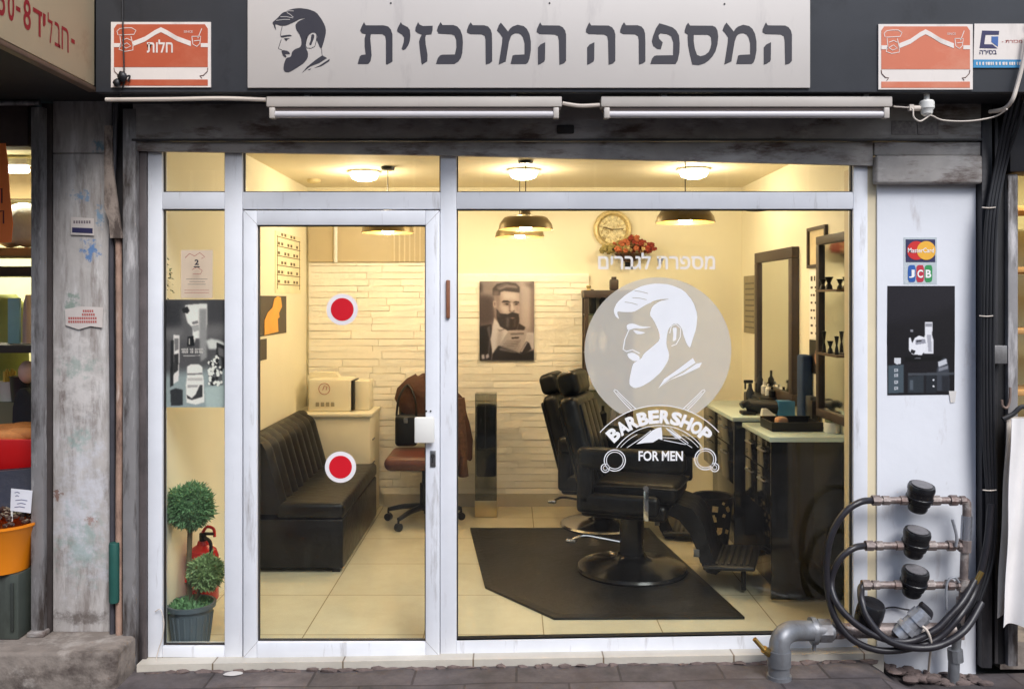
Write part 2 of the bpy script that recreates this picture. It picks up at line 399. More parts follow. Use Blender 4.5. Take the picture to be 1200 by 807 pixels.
# painted ledger stone on the back wall, laid stone by stone
stone_paint = mat('white_painted_stone', (248, 242, 230), .65, var=.04, sc=6, bump=.6, bsc=30)
def ledger(x0, x1, z1):
    mb = MB(); z = .1
    while z < z1 - .02:
        h = min(random.choice((.048, .054, .058, .062)), z1 - z); x = x0
        while x < x1 - .01:
            L = min(random.uniform(.2, .6), x1 - x); L = x1 - x if x1 - x - L < .1 else L
            a = [YB - random.uniform(.022, .030) for _ in range(4)]
            g = .0017
            mb.hexa([(x + g, a[0], z + g), (x + L - g, a[1], z + g), (x + L - g, YB - .002, z + g), (x + g, YB - .002, z + g),
                     (x + g, a[2], z + h - g), (x + L - g, a[3], z + h - g), (x + L - g, YB - .002, z + h - g), (x + g, YB - .002, z + h - g)])
            for v_ in mb.v[-8:]: v_.z += random.uniform(-.003, .003)
            x += L
        z += h
    mb.box(x0, x1, YB - .009, YB - .003, .1, z1 - .002)
    return mb
xm = X(525, YB)
obj('stone_cladding', ledger(XL + .02, xm, Z(308, YB)), stone_paint, label='taller white painted ledger stone panel behind the couch and cabinet', cat='wall cladding')
obj('stone_cladding', ledger(xm + .004, X(690, YB), Z(320, YB)), stone_paint, label='lower white painted ledger stone panel behind the bearded man poster', cat='wall cladding')
taupe = mat('taupe_panel', (196, 180, 148), .6, var=.05)
t = thing('wall_panel', 'taupe panel with thin vertical slats above the ledger stone', 'wall panel', (X(440, YB), YB - .03, Z(308, YB)))
obj('backing', MB().box(XL + .02, xm, YB - .03, YB - .002, Z(307, YB), 2.3), taupe, t)
mb = MB()
for k in range(11): x = X(462 + 6 * k, YB); mb.box(x, x + .010, YB - .045, YB - .031, Z(307, YB), 2.3)
obj('slats', mb, mat('slat_cream', (214, 200, 168), .5), t)
obj('pipe', MB().cyl((X(395, YB), YB - .06, Z(308, YB)), (X(395, YB), YB - .06, 2.5), .016), white_plastic, t)

# ------------------------------------------------------------------ the storefront frame
t = thing('storefront_frame', 'white aluminium shopfront frame with side pane, large window and transom lights', 'storefront', (0, 0, 0))
def bar(name, px0, px1, py0, py1, y0=0, y1=.065, bev=.004): return obj(name, MB().box(X(px0), X(px1), y0, y1, Z(py0), Z(py1), bev), white_alu, t)
zb = lambda px: Z(770) if px < 530 else Z(770 - (px - 530) * .027)      # the foot of the frame climbs with the pavement
bar('jamb', 173, 190, 165, 770); bar('jamb', 1000, 1017, 165, 757)
bar('mullion', 263, 284, 170, 770); bar('mullion', 516, 535, 170, 770)
for a, b in ((190, 263), (284, 516), (535, 1000)): bar('transom_bar', a, b, 225, 245)
bar('head_bar', 173, 1017, 150, 165)
bar('bottom_bar', 190, 263, 757, 770)
def foot(px0, px1, top0, top1):
    p = []
    for z0, z1 in ((zb(px0), zb(px1)), (Z(top0), Z(top1))):
        p += [(X(px0), 0, z0), (X(px1), 0, z1), (X(px1), .065, z1), (X(px0), .065, z0)]
    return MB().hexa(p)
obj('bottom_bar', foot(535, 1000, 751, 743), white_alu, t)
# dark rubber gaskets round every pane
def gasket(a, b, c, d, w=1.3, y=.018):
    mb = MB(); x0, x1, z0, z1 = X(a), X(b), Z(d), Z(c); k = w * S
    mb.box(x0, x1, y, y + .02, z1 - k, z1); mb.box(x0, x1, y, y + .02, z0, z0 + k)
    mb.box(x0, x0 + k, y, y + .02, z0 + k, z1 - k); mb.box(x1 - k, x1, y, y + .02, z0 + k, z1 - k)
    return mb
panes = [(190, 263, 165, 225), (284, 516, 165, 225), (535, 1000, 165, 225), (190, 263, 245, 757), (535, 1000, 245, 751)]
for a, b, c, d in panes:
    p = obj('pane', MB().box(X(a), X(b), .028, .034, Z(c), Z(d)), pane_glass, t)
    g_ = gasket(a, b, c, d)
    if a == 535:
        q_ = [(X(535), .012, Z(751.4)), (X(1000), .012, Z(743.4)), (X(1000), .05, Z(743.4)), (X(535), .05, Z(751.4))]
        g_.hexa([(v[0], v[1], v[2]) for v in q_] + [(v[0], v[1], v[2] + .0085) for v in q_])
    obj('gasket', g_, dark_gasket, p)

d_ = thing('glass_door', 'white framed glass door with white pull handle and two red round stickers', 'door', (X(400), 0, .01))
mb = MB()
y0, y1 = -.014, .045
mb.box(X(286), X(302), y0, y1, Z(769), Z(247), .004); mb.box(X(499), X(515.4), y0, y1, Z(769), Z(247), .004)
mb.box(X(302), X(499), y0, y1, Z(264), Z(247), .004); mb.box(X(302), X(499), y0, y1, Z(769), Z(751), .004)
obj('door_frame', mb, white_alu, d_)
p = obj('pane', MB().box(X(302), X(499), .014, .020, Z(751), Z(264)), pane_glass, d_)
obj('gasket', gasket(302, 499, 264, 751, y=.006), dark_gasket, p)
mb = MB().box(X(487), X(510), -.052, -.034, Z(517), Z(487), .006).box(X(489), X(508), -.034, -.0145, Z(513), Z(491), .004)
obj('handle', mb, white_plastic, d_)
lk = obj('lock', MB().box(X(504.5), X(511), -.020, -.0145, Z(546), Z(527), .002), steel, d_)
obj('keyhole', MB().cyl((X(507.6), -.026, Z(533)), (X(507.6), -.0205, Z(533)), .009).box(X(506.8), X(508.4), -.024, -.0205, Z(541), Z(535)), dark_gasket, lk)
for q_ in (((286, 247), (302, 264)), ((515.4, 247), (499, 264)), ((286, 769), (302, 751)), ((515.4, 769), (499, 751))):
    obj('mitre_joint', MB().line(-.0146, .0005, list(q_), .35), mat('joint_grey', (140, 136, 136), .6), d_)
obj('door_seal', MB().box(X(284) + .001, X(516) - .001, .046, .062, Z(250), Z(245) - .001).box(X(284) + .001, X(287), .046, .062, Z(769), Z(250)).box(X(514), X(516) - .001, .046, .062, Z(769), Z(250)), dark_gasket, d_)
for q in (500, 505): obj('screw', MB().cyl((X(q), -.018, Z(481)), (X(q), -.0145, Z(481)), .004), dark_gasket, d_)

sill_tile = tile_material('sill_tile', (194, 187, 175), (120, 104, 84), .6, .6, .004, .35, .05, loc=(.17, .2, 0))
p = []
for dz in (-.10, 0):
    for px, y in ((168, -.075), (1028, -.075), (1028, .004), (168, .004)): p.append((X(px), y, (zb(px) - .003) if dz == 0 else -.12))
obj('door_sill', MB().hexa(p), sill_tile, label='cream tiled sill under the white shopfront frame', cat='sill')
mort = mat('broken_mortar', (104, 90, 86), .9, var=.35, sc=20, bump=.8, bsc=40)
mb = MB()
for k in range(46):
    x = X(190 + 18.2 * k + random.uniform(-6, 6)); mb.ball((x, -.085 - random.uniform(0, .012), SW(x) + .002), (random.uniform(.02, .055), random.uniform(.008, .02), random.uniform(.006, .015)), 1, .25)
random.seed(44)
for k in range(60):
    u = random.random(); mb.ball((X(1030) + u * .43, -.03 - random.uniform(0, .10), -.07 + .06 * (1 - u) ** 3 + random.uniform(-.01, .01)), (random.uniform(.012, .04), random.uniform(.01, .03), random.uniform(.006, .018)), 2, .12)
obj('mortar_edge', mb, mort, label='crumbled line of mortar along the foot of the tiled sill', kind='stuff')

# ------------------------------------------------------------------ fascia, lintel, side posts and walls
FY = -.30
fa = thing('fascia', 'dark slate grey fascia board above the shopfront', 'fascia', (0, FY, Z(108, FY)))
zf = Z(108, FY)
obj('board', MB().box(X(112, FY), 2.9, FY, FY + .04, zf, 5.2, .003), slate, fa)
obj('soffit', MB().box(X(112, FY), 2.9, FY + .042, .10, zf + .004, zf + .05), mat('dark_soffit', (38, 38, 41), .7, var=.2), fa)
up = mat('upper_render', (120, 116, 112), .8, var=.15, bump=.3)
obj('upper_wall', MB().box(-6, 6, .12, .4, 2.72, 9), up, label='grey rendered upper wall of the building above the fascia', cat='wall')
ln = thing('shutter_lintel', 'weathered grey steel shutter box spanning above the white shop frame', 'shutter box', (0, 0, Z(165)))
mb = MB().box(X(160), X(1145), -.045, .10, Z(166), Z(118), .004)
obj('housing', mb, rust_steel, ln)
p = []
for yy in (-.03,):
    lo = [(160, 178), (535, 183.5), (1020, 195)]
mb = MB()
for (a, za), (b, zb_) in zip(lo, lo[1:]):
    mb.hexa([(X(a), -.03, Z(za)), (X(b), -.03, Z(zb_)), (X(b), .012 - .015, Z(zb_)), (X(a), .012 - .015, Z(za)),
             (X(a), -.03, Z(167.5)), (X(b), -.03, Z(167.5)), (X(b), -.003, Z(167.5)), (X(a), -.003, Z(167.5))])
obj('bottom_rail', mb, rust_steel, ln)
obj('rail_lip', MB().box(X(160), X(1145), -.055, -.046, Z(167.5), Z(165), .001), mat('rail_lip', (60, 58, 60), .5, .3, var=.3), ln)
obj('end_rail', MB().box(X(1021), X(1144), -.06, -.004, Z(217), Z(184), .012, 3), rust_steel, ln)
obj('end_rail', MB().box(X(1021), X(1144), -.04, -.004, Z(183.5), Z(168), .003), rust_steel, ln)
obj('rating_plate', MB().box(X(1040), X(1068), -.0475, -.0455, Z(160), Z(144)).box(X(1070), X(1094), -.0475, -.0455, Z(160), Z(145)), mat('tin_plate', (104, 98, 96), .4, .5, var=.5, sc=70), ln)
obj('bracket', MB().box(X(652), X(672), -.06, -.0455, Z(159), Z(149), .006), mat('dark_iron', (46, 44, 44), .6, .4), ln)

# left pillar and its plinth
pil_m = mat('stained_pillar_concrete', (182, 176, 172), .75, var=.16, sc=4, bump=.25, bsc=25,
            dirt=[((140, 131, 126), .48, .66), ((204, 200, 198), .52, .66), ((126, 114, 108), .57, .72)], dsc=(15, 15, 2.6))
pl = thing('concrete_pillar', 'tall stained concrete pillar with faded paint and old stickers', 'pillar', (X(96), 0, .12))
obj('upper_block', MB().box(X(62), X(131), 0, .3, Z(180) + .003, Z(118), .003), pil_m, pl)
obj('shaft', MB().box(X(62), X(131), 0, .3, .12, Z(180), .004), pil_m, pl)
con = mat('rough_concrete', (126, 116, 108), .9, var=.28, sc=6, bump=.9, bsc=24, dirt=[((72, 62, 57), .48, .64), ((168, 160, 152), .56, .70)], dsc=(4, 4, 5))
mb = MB().box(-3.4, X(136, -.25), -.25, .35, -.14, .12, .018, 3)
obj('concrete_plinth', mb, con, label='rough concrete step block under the concrete pillar', cat='plinth')
def stain(m, px, py, rx, rz, c, lo, hi, sc=22, amount=.85):
    n = m.node_tree.nodes; l = m.node_tree.links; b = n['Principled BSDF']; old = b.inputs['Base Color'].links[0].from_socket
    ge = n.new('ShaderNodeNewGeometry'); mp = n.new('ShaderNodeMapping')
    mp.vector_type = 'POINT'; mp.inputs['Location'].default_value = (-X(px) / rx, 0, -Z(py) / rz); mp.inputs['Scale'].default_value = (1 / rx, .1, 1 / rz)
    ln_ = n.new('ShaderNodeVectorMath'); ln_.operation = 'LENGTH'; nz = n.new('ShaderNodeTexNoise'); nz.inputs['Scale'].default_value = sc; nz.inputs['Detail'].default_value = 9; nz.inputs['Roughness'].default_value = .7
    l.new(ge.outputs['Position'], mp.inputs['Vector']); l.new(mp.outputs[0], ln_.inputs[0]); l.new(ge.outputs['Position'], nz.inputs['Vector'])
    a = n.new('ShaderNodeMath'); a.operation = 'MULTIPLY_ADD'; a.inputs[1].default_value = -.2; l.new(ln_.outputs['Value'], a.inputs[0]); l.new(nz.outputs['Fac'], a.inputs[2])
    r = n.new('ShaderNodeMapRange'); r.inputs[1].default_value = lo + .13; r.inputs[2].default_value = hi + .08; r.inputs[4].default_value = amount; l.new(a.outputs[0], r.inputs[0])
    mx = n.new('ShaderNodeMix'); mx.data_type = 'RGBA'; mx.inputs[7].default_value = (*srgb(c), 1)
    l.new(r.outputs[0], mx.inputs[0]); l.new(old, mx.inputs[6]); l.new(mx.outputs[2], b.inputs['Base Color'])
for a_ in ((96, 600, .15, .42, (206, 206, 212), .20, .42, 9, .8), (92, 440, .12, .30, (208, 202, 198), .20, .40, 12, .8), (96, 640, .14, .22, (132, 164, 156), .22, .42, 16, .5), (92, 515, .10, .10, (132, 164, 156), .24, .42, 26, .5),
           (84, 360, .06, .12, (128, 146, 134), .26, .40, 24, .8), (92, 430, .11, .08, (130, 152, 142), .23, .40, 22, .55), (106, 294, .055, .06, (80, 122, 172), .22, .36, 30, .9), (96, 230, .06, .045, (112, 144, 176), .26, .38, 40, .8),
           (117, 254, .02, .07, (104, 140, 168), .2, .36, 40, .8), (118, 172, .045, .03, (96, 138, 156), .2, .36, 40, .8), (107, 610, .04, .03, (150, 106, 92), .22, .36, 40, .7), (66, 580, .03, .03, (118, 76, 56), .2, .32, 40, .8), (96, 722, .2, .05, (92, 82, 76), .2, .42, 20, .8)):
    stain(pil_m, *a_)
paper = mat('aged_paper', (206, 196, 190), .8, var=.06, sc=14)
t = thing('sticker', 'small white sticker with dark blue band on the pillar', 'sticker', (X(97), -.008, Z(276)))
obj('backing', MB().pix(-.008, .0006, [(83, 254), (110, 256), (110, 276), (83, 275)]), paper, t)
obj('band', MB().pix(-.0088, .0004, [(84.5, 266.5), (108.5, 267.5), (108.5, 273.5), (84.5, 272.5)]), mat('navy_print', (46, 44, 84), .6), t)
mb = MB()
for k in range(7): mb.pix(-.0088, .0004, [(86 + k * 3, 258.5), (88 + k * 3, 258.6), (88 + k * 3, 262), (86 + k * 3, 261.8)])
obj('print', mb, mat('grey_print', (120, 108, 112), .7), t)
t = thing('torn_poster', 'torn paper flyer with faded red print on the pillar', 'poster', (X(98), -.009, Z(384)))
obj('sheet', MB().pix(-.009, .0006, [(76, 362), (96, 359), (121, 360), (120, 384), (106, 382), (92, 386), (77, 381)]), paper, t)
mb = MB()
for q, (a, b) in enumerate(((97, 112), (96, 113), (80, 116), (80, 114))): 
    for k in range(int((b - a) / 2.6)): mb.pix(-.0098, .0004, [(a + k * 2.6, 363 + q * 4.2), (a + k * 2.6 + 1.9, 363 + q * 4.2), (a + k * 2.6 + 1.9, 366 + q * 4.2), (a + k * 2.6, 365.5 + q * 4.2)])
obj('print', mb, mat('faded_red_print', (176, 92, 86), .7), t)


# shutter channels and pipes beside the pillar
t = thing('shutter_channel', 'grey painted steel shutter channel between produce shop and concrete pillar', 'shutter rail', (X(50), -.04, .12))
obj('front_plate', MB().box(X(36, -.05), X(51, -.05), -.05, .06, .125, Z(128), .004), grey_paint, t)
obj('side_plate', MB().box(X(51), X(62) - .002, -.02, .06, .125, Z(122), .002), mat('brown_rail', (74, 66, 64), .6, .2, var=.25, dirt=((50, 44, 42), .5, .7)), t)
obj('foot_plate', MB().box(X(33, -.06), X(53, -.06), -.075, .06, .121, .145, .006), rust_steel, t)
t = thing('shutter_guide', 'grey steel shutter guide between rusty pipes and white frame', 'shutter rail', (X(160), 0, SW(-1.76)))
obj('guide', MB().box(X(149), X(164), -.05, .05, SW(-1.76) - .01, Z(130), .004), grey_paint, t)
obj('inner_strip', MB().box(X(164) + .001, X(173) - .001, -.012, .06, SW(-1.7) - .01, Z(178), .002), mat('brown_strip', (92, 84, 84), .6, .1, var=.3, dirt=((46, 42, 44), .52, .7), dsc=(14, 14, 2)), t)
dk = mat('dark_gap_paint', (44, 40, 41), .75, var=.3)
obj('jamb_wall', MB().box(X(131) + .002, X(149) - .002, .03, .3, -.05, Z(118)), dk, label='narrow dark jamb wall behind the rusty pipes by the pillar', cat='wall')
zs = SW(-1.85)
obj('black_conduit', MB().tube([(X(134), -.02, zs), (X(134), -.02, Z(500)), (X(133), -.022, Z(300)), (X(136), -.02, Z(170)), (X(140), -.03, Z(118)), (X(141), -.06, Z(106))], .013, 10), mat('dull_conduit', (66, 64, 70), .5, var=.3), label='dull dark conduit running up beside the stained pillar', cat='pipe')
obj('rusty_pipe', MB().tube([(X(143), -.03, zs), (X(142.6), -.03, Z(620)), (X(143.4), -.03, Z(450)), (X(142), -.028, Z(275))], .0155, 12, 3), mat('peeling_pipe_paint', (158, 128, 112), .7, var=.25, sc=10, bump=.3, dirt=[((84, 62, 54), .5, .66), ((196, 176, 164), .58, .7)], dsc=(16, 16, 5)), label='pinkish rusty pipe with peeling paint beside the shutter guide', cat='pipe')
obj('green_sleeve', MB().lathe([(.021, Z(701)), (.023, Z(699)), (.023, Z(634)), (.021, Z(632))], (X(139.5), -.052, 0), 16), mat('green_sleeve', (32, 82, 74), .5, var=.15), label='dark green plastic sleeve clipped to the pipes', cat='pipe sleeve')
mb = MB().hexa([(X(129), -.06, Z(245)), (X(140), -.06, Z(278)), (X(140), -.045, Z(278)), (X(129), -.045, Z(245)), (X(129), -.06, Z(150)), (X(137), -.06, Z(150)), (X(137), -.045, Z(150)), (X(129), -.045, Z(150))])
mb.hexa([(X(136), -.064, Z(280)), (X(150), -.064, Z(280)), (X(150), -.05, Z(280)), (X(136), -.05, Z(280)), (X(131), -.064, Z(200)), (X(139), -.064, Z(200)), (X(139), -.05, Z(200)), (X(131), -.05, Z(200))])
obj('peeling_board', mb, mat('peeling_board', (142, 128, 118), .8, var=.2, bump=.5, dirt=[((78, 66, 60), .48, .62)], dsc=(14, 14, 6)), label='peeling slanted board strapped to the pipes near the top', cat='board')

# right side: white panel, dark strip, rails
plaster = mat('white_plaster', (223, 225, 231), .7, var=.03, sc=3, bump=.1, bsc=20, dirt=[((176, 168, 168), .60, .82), ((140, 126, 120), .68, .80)], dsc=(9, 9, 2.5))
pts = [(1028, 216), (1143.5, 216), (1143.5, 797), (1128, 795), (1100, 796), (1084, 790), (1066, 793), (1052, 786), (1042, 782), (1036, 774), (1028, 771)]
obj('white_pillar', MB().pix(-.004, .3, pts), plaster, label='smooth white plaster pillar behind the water meters', cat='pillar')
obj('jamb_strip', MB().box(X(1017) + .001, X(1028) - .001, .006, .3, -.02, Z(190)), mat('cream_strip', (222, 208, 176), .6, var=.05), label='narrow cream strip between white frame and white pillar', cat='trim')
dark_steel = mat('dark_steel', (52, 51, 54), .5, .3, var=.3, sc=5, bump=.15, dirt=((82, 78, 78), .55, .75), dsc=(10, 10, 2))
t = thing('dark_post', 'dark steel shutter post between white pillar and black cables', 'post', (X(1160), 0, 0))
obj('post', MB().box(X(1144), X(1156), -.05, .1, -.03, Z(112), .004), dark_steel, t)
obj('channel', MB().box(X(1156) + .001, X(1177), -.005, .1, -.03, Z(112), .003), mat('black_channel', (34, 34, 36), .55, .2, var=.3), t)
obj('rib', MB().box(X(1163), X(1167), -.02, -.006, -.02, Z(122), .002), dark_steel, t)
obj('metal_band', MB().box(X(1153), X(1172), -.062, -.021, Z(425), Z(404), .003), mat('tin_band', (128, 126, 126), .4, .5, var=.3, sc=20), t)
t = thing('neighbour_post', 'grey weathered shutter post beyond the black cables', 'post', (X(1186), 0, 0))
obj('post', MB().box(X(1177) + .001, X(1189), -.03, .1, -.03, Z(205), .004), grey_paint, t)
obj('head_box', MB().box(X(1177), X(1330), -.05, .1, Z(203), Z(112), .004), dark_steel, t)
obj('hook', MB().tube([(X(1174), -.07, Z(452)), (X(1173), -.075, Z(466)), (X(1169), -.08, Z(475)), (X(1164), -.08, Z(473)), (X(1163), -.08, Z(466))], .006, 8), mat('rusty_hook', (128, 108, 98), .6, .4, var=.3), label='bent rusty hook on the dark steel post', cat='hook')
# ------------------------------------------------------------------ the shop sign
SY = FY - .012
t = thing('shop_sign', 'wide white shop sign with black lettering and a bearded head emblem', 'sign', (X(620, SY), SY, Z(103, SY)))
sign_white = mat('sign_white', (203, 196, 190), .45, var=.03, sc=2, dirt=[((170, 163, 160), .58, .85), ((176, 160, 150), .66, .8)], dsc=(7, 7, 1.6))
obj('panel', MB().box(X(290, SY), X(949.5, SY), SY, FY - .001, Z(103, SY), Z(-60, SY), .002), sign_white, t)
LY = SY - .0014
K = 8.571
glyph = {
 'tav': [[(142,95),(160,128),(340,128),(385,140),(412,170),(428,220),(428,490),(400,508),(370,522),(362,515),(362,280),(355,235),(325,215),(210,215),(205,260),(212,340),(218,430),(208,485),(185,516),(78,516),(90,470),(100,440),(115,426),(158,420),(148,340),(148,260),(160,215),(120,208),(103,180),(118,140)]],
 'yod': [[(512,95),(525,118),(580,145),(602,175),(608,230),(602,285),(585,330),(560,365),(535,378),(520,362),(540,300),(545,250),(525,222),(475,190),(475,170),(490,135)]],
 'zayin': [[(685,95),(700,120),(735,135),(832,132),(830,180),(818,218),(765,222),(757,250),(762,320),(780,420),(778,488),(725,522),(718,500),(700,350),(695,290),(705,255),(722,222),(680,205),(657,185),(660,150)]],
 'kaf': [[(912,95),(930,125),(1040,125),(1080,140),(1110,175),(1130,230),(1136,300),(1130,400),(1115,455),(1090,490),(1050,516),(865,516),(875,480),(885,455),(905,430),(930,422),(1055,420),(1070,350),(1068,275),(1050,230),(1020,218),(890,210),(874,180),(885,140)]],
 'resh': [[(100,97),(120,127),(235,127),(275,140),(300,170),(312,210),(315,300),(315,490),(290,510),(250,522),(248,270),(240,235),(210,218),(95,216),(62,200),(62,175),(78,130)]],
 'mem': [[(402,100),(435,140),(475,190),(495,160),(520,140),(570,122),(630,135),(665,165),(690,215),(704,290),(704,380),(690,460),(675,500),(655,516),(500,516),(520,430),(545,424),(640,420),(640,310),(625,250),(605,222),(580,208),(545,208),(520,220),(505,235),(485,290),(470,380),(452,490),(380,522),(395,430),(415,300),(418,250),(395,215),(363,178),(380,130)]],
 'he': [[(797,98),(815,128),(990,130),(1025,148),(1048,180),(1058,220),(1058,485),(1035,510),(990,524),(985,280),(975,235),(945,220),(790,215),(762,195),(765,165),(785,120)], [(848,297),(800,320),(775,350),(775,524),(800,515),(840,490),(846,470)]],
 'pe': [[(880,107),(960,130),(1015,150),(1050,180),(1078,230),(1085,310),(1082,400),(1065,480),(1045,516),(790,516),(808,460),(830,435),(850,430),(1018,428),(1020,300),(1000,240),(980,225),(950,215),(890,208),(872,230),(878,262),(915,300),(895,368),(860,365),(820,335),(805,290),(815,240),(845,160)]],
}
mb = MB()
def put(g, x0, dx=0):
    for lp in glyph[g]: mb.pix(LY, .001, zoomed([(a + dx, b) for a, b in lp], x0, 15, K))
put('tav', 410); put('yod', 410); put('zayin', 410); put('kaf', 410)
put('resh', 540); put('mem', 540); put('he', 540)
put('he', 670, -620); put('resh', 670, 425); put('pe', 670); put('mem', 800, 38); put('he', 800, 40)
mb.pix(LY, .001, zoomed([(55,102),(75,130),(300,132),(330,145),(350,180),(358,240),(350,320),(330,390),(300,440),(260,482),(220,510),(160,528),(98,522),(75,430),(55,330),(50,250),(52,222),(20,200),(20,180),(35,130)], 800, 15, K),
       zoomed([(112,222),(250,222),(272,232),(285,250),(290,310),(280,355),(262,395),(225,425),(180,438),(145,425),(122,360),(112,290)], 800, 15, K))
obj('lettering', mb, ink, t)
K1 = 8.067
def E(pts, n=1): return smooth(zoomed(pts, 310, 0, K1), n)
mb = MB()
mb.pix(LY, .001, E([(72,215),(120,175),(165,125),(230,95),(285,82),(340,78),(420,90),(490,118),(540,185),(572,245),(582,300),(565,380),(540,460),(525,455),(500,395),(490,378),(500,345),(480,312),(450,308),(415,335),(398,380),(386,430),(395,465),(412,500),(408,550),(370,600),(300,645),(235,685),(190,682),(178,650),(185,600),(205,548),(250,540),(260,490),(290,465),(335,450),(350,420),(345,360),(325,320),(300,285),(290,240),(310,210),(345,190),(396,172),(340,178),(290,205),(250,224),(200,245),(150,245),(100,228),(104,255),(111,292),(95,268),(85,238)]))
mb.pix(LY, .001, E([(160,480),(185,476),(225,485),(245,515),(215,513),(188,516),(208,530),(200,548),(175,530),(165,505)]))
mb.pix(LY, .001, E([(148,340),(200,334),(240,329),(263,342),(210,348),(158,358)]))
mb.pix(LY, .001, E([(182,362),(242,364),(215,374),(206,393),(195,382)]))
mb.pix(LY, .001, E([(452,324),(470,330),(468,360),(455,390),(440,430),(420,422),(436,385),(440,355),(441,335)]))
mb.pix(LY, .001, E([(545,525),(590,550),(520,595),(430,630),(355,690),(400,635),(480,570)], 0))
mb.pix(LY, .001, E([(616,558),(612,580),(540,625),(470,645),(520,620)], 0))
mb.pix(LY, .001, E([(408,662),(440,648),(428,662)], 0))
for pts in ([(168,248),(155,300),(150,340)], [(158,375),(130,460),(165,474)], [(538,458),(545,530)], [(400,345),(388,430),(400,455),(440,458),(475,440),(490,385),(492,335)]):
    mb.line(LY, .001, zoomed(pts, 310, 0, K1), .55)
hd = obj('emblem', mb, ink, t)
mb = MB()
for pts in ([(150,160),(210,160),(270,172)], [(210,120),(245,140),(272,165)], [(180,115),(230,104),(275,105)], [(110,195),(180,186),(240,186)]): mb.line(LY - .0008, .0007, zoomed(pts, 310, 0, K1), .55)
obj('hair_highlight', mb, sign_white, hd)
for q in ((458, 4), (644, 4), (849, 5)): obj('screw', MB().cyl((X(q[0], SY), SY - .002, Z(q[1], SY)), (X(q[0], SY), SY, Z(q[1], SY)), .004, seg=8), dark_gasket, t)

# ------------------------------------------------------------------ orange plates and the blue and white plate
orange = mat('faded_orange_print', (184, 84, 52), .5, var=.06, sc=3, dirt=((196, 112, 82), .5, .8), dsc=(3, 3, 5))
orange2 = mat('sun_bleached_orange_print', (206, 112, 80), .5, var=.06, sc=3, dirt=((216, 148, 120), .5, .8), dsc=(3, 3, 5))
plate_w = mat('plate_white', (226, 216, 208), .5, var=.04, dirt=((188, 178, 170), .6, .85))
def plate(x0, y0, x1, y1, label, om, words):
    py = FY - .008
    t = thing('advert_plate', label, 'sign', (X((x0 + x1) / 2, py), py, Z(y1, py)), group='orange plates on the fascia')
    Wd, H = x1 - x0, y1 - y0
    q = lambda u, v: (x0 + u * Wd, y0 + v * H)
    obj('panel', MB().pix(py, .006, [q(0, 0), q(1, 0), q(1, 1), q(0, 1)]), plate_w, t)
    y = py - .0012
    r = [q(.03, .10), q(.06, .035), q(.94, .035), q(.97, .10), q(.97, .69), q(.03, .69)]
    obj('orange_field', MB().pix(y, .001, r).pix(y, .001, [q(.03, .88), q(.97, .88), q(.97, .975), q(.03, .975)]), om, t)
    y -= .0012; mb = MB()
    top = [(.22, .295), (.34, .225), (.44, .125), (.50, .08), (.56, .125), (.66, .215), (.80, .295)]
    mb.pix(y, .001, [q(a, b) for a, b in top] + [q(a, b + .075) for a, b in reversed(top)])
    mb.pix(y, .001, [q(.03, .325), q(.10, .325), q(.10, .385), q(.03, .385)]); mb.pix(y, .001, [q(.90, .325), q(.97, .325), q(.97, .385), q(.90, .385)])
    # line drawing of a soft cap and an open roll at the left, a cup with a straw at the right
    for pts in ([(.07,.20),(.06,.14),(.09,.10),(.15,.09),(.21,.09),(.25,.13),(.23,.19),(.08,.20)], [(.09,.22),(.10,.34),(.08,.42),(.14,.45),(.22,.43),(.22,.35),(.20,.22)], [(.11,.28),(.16,.25),(.20,.28)], [(.11,.36),(.16,.32),(.20,.37),(.15,.40),(.11,.36)],
                [(.81,.22),(.82,.34),(.86,.375),(.89,.33),(.90,.22),(.81,.22)], [(.87,.25),(.91,.10)], [(.83,.29),(.89,.28)]):
        mb.line(y, .001, [q(a, b) for a, b in pts], .8)
    obj('roof_mark', mb, plate_w, t)
    mb = MB()
    if words: mb.text('תולח', pixfn(y), (x0 + .36 * Wd, x0 + .62 * Wd, -(y0 + .47 * H), -(y0 + .27 * H)), .02)
    mb.text('SINCE', pixfn(y), (x0 + .73 * Wd, x0 + .82 * Wd, -(y0 + .165 * H), -(y0 + .13 * H)))
    obj('lettering', mb, plate_w, t)
    for s in (0, 1):
        mb = MB(); f = (lambda a: a) if s == 0 else (lambda a: 1 - a)
        mb.line(y, .001, [q(f(.03), .70), q(f(.035), .755), q(f(.075), .815), q(f(.11), .82), q(f(.09), .86)], .8)
        obj('corner_ornament', mb, mat('brown_print', (92, 52, 44), .6), t)
    return t
plate(130, 26, 247, 102.5, 'orange plate with white roof line and white Hebrew word, crossed by a dark wire', orange, True)
plate(1029.5, 28.5, 1140, 105, 'paler orange plate with white roof line and no word, beside the blue plate', orange2, False)
py = FY - .006
t = thing('company_plate', 'white plate with dark blue square logo over a blue band', 'sign', (X(1172, py), py, Z(80, py)))
obj('panel', MB().pix(py, .005, [(1142, 28), (1208, 28), (1208, 70), (1141, 70)]), plate_w, t)
obj('blue_band', MB().pix(py, .005, [(1141, 70), (1208, 70), (1207, 79.5), (1140.5, 79.5)]), mat('blue_band', (52, 138, 186), .5, var=.05), t)
y = py - .0012
mb = MB().pix(y, .001, [(1151, 36), (1171, 36.5), (1170.5, 41), (1155, 41), (1153.5, 52), (1163, 52.2), (1169, 57), (1148, 56.5)])
mb.text('הריסב', pixfn(y), (1148, 1168, -64, -59), .02)
obj('logo', mb, mat('navy_print', (46, 44, 84), .6), t)
obj('logo_corner', MB().pix(y, .001, [(1162, 43), (1170, 43), (1169.5, 55), (1162, 49.5)]), mat('logo_blue', (54, 96, 160), .5), t)
obj('small_print', MB().text('- תרזכמ', pixfn(y), (1174, 1198, -50.5, -47), .01), mat('faded_red_print', (176, 92, 86)), t)
mb = MB(); random.seed(3); u = 1144
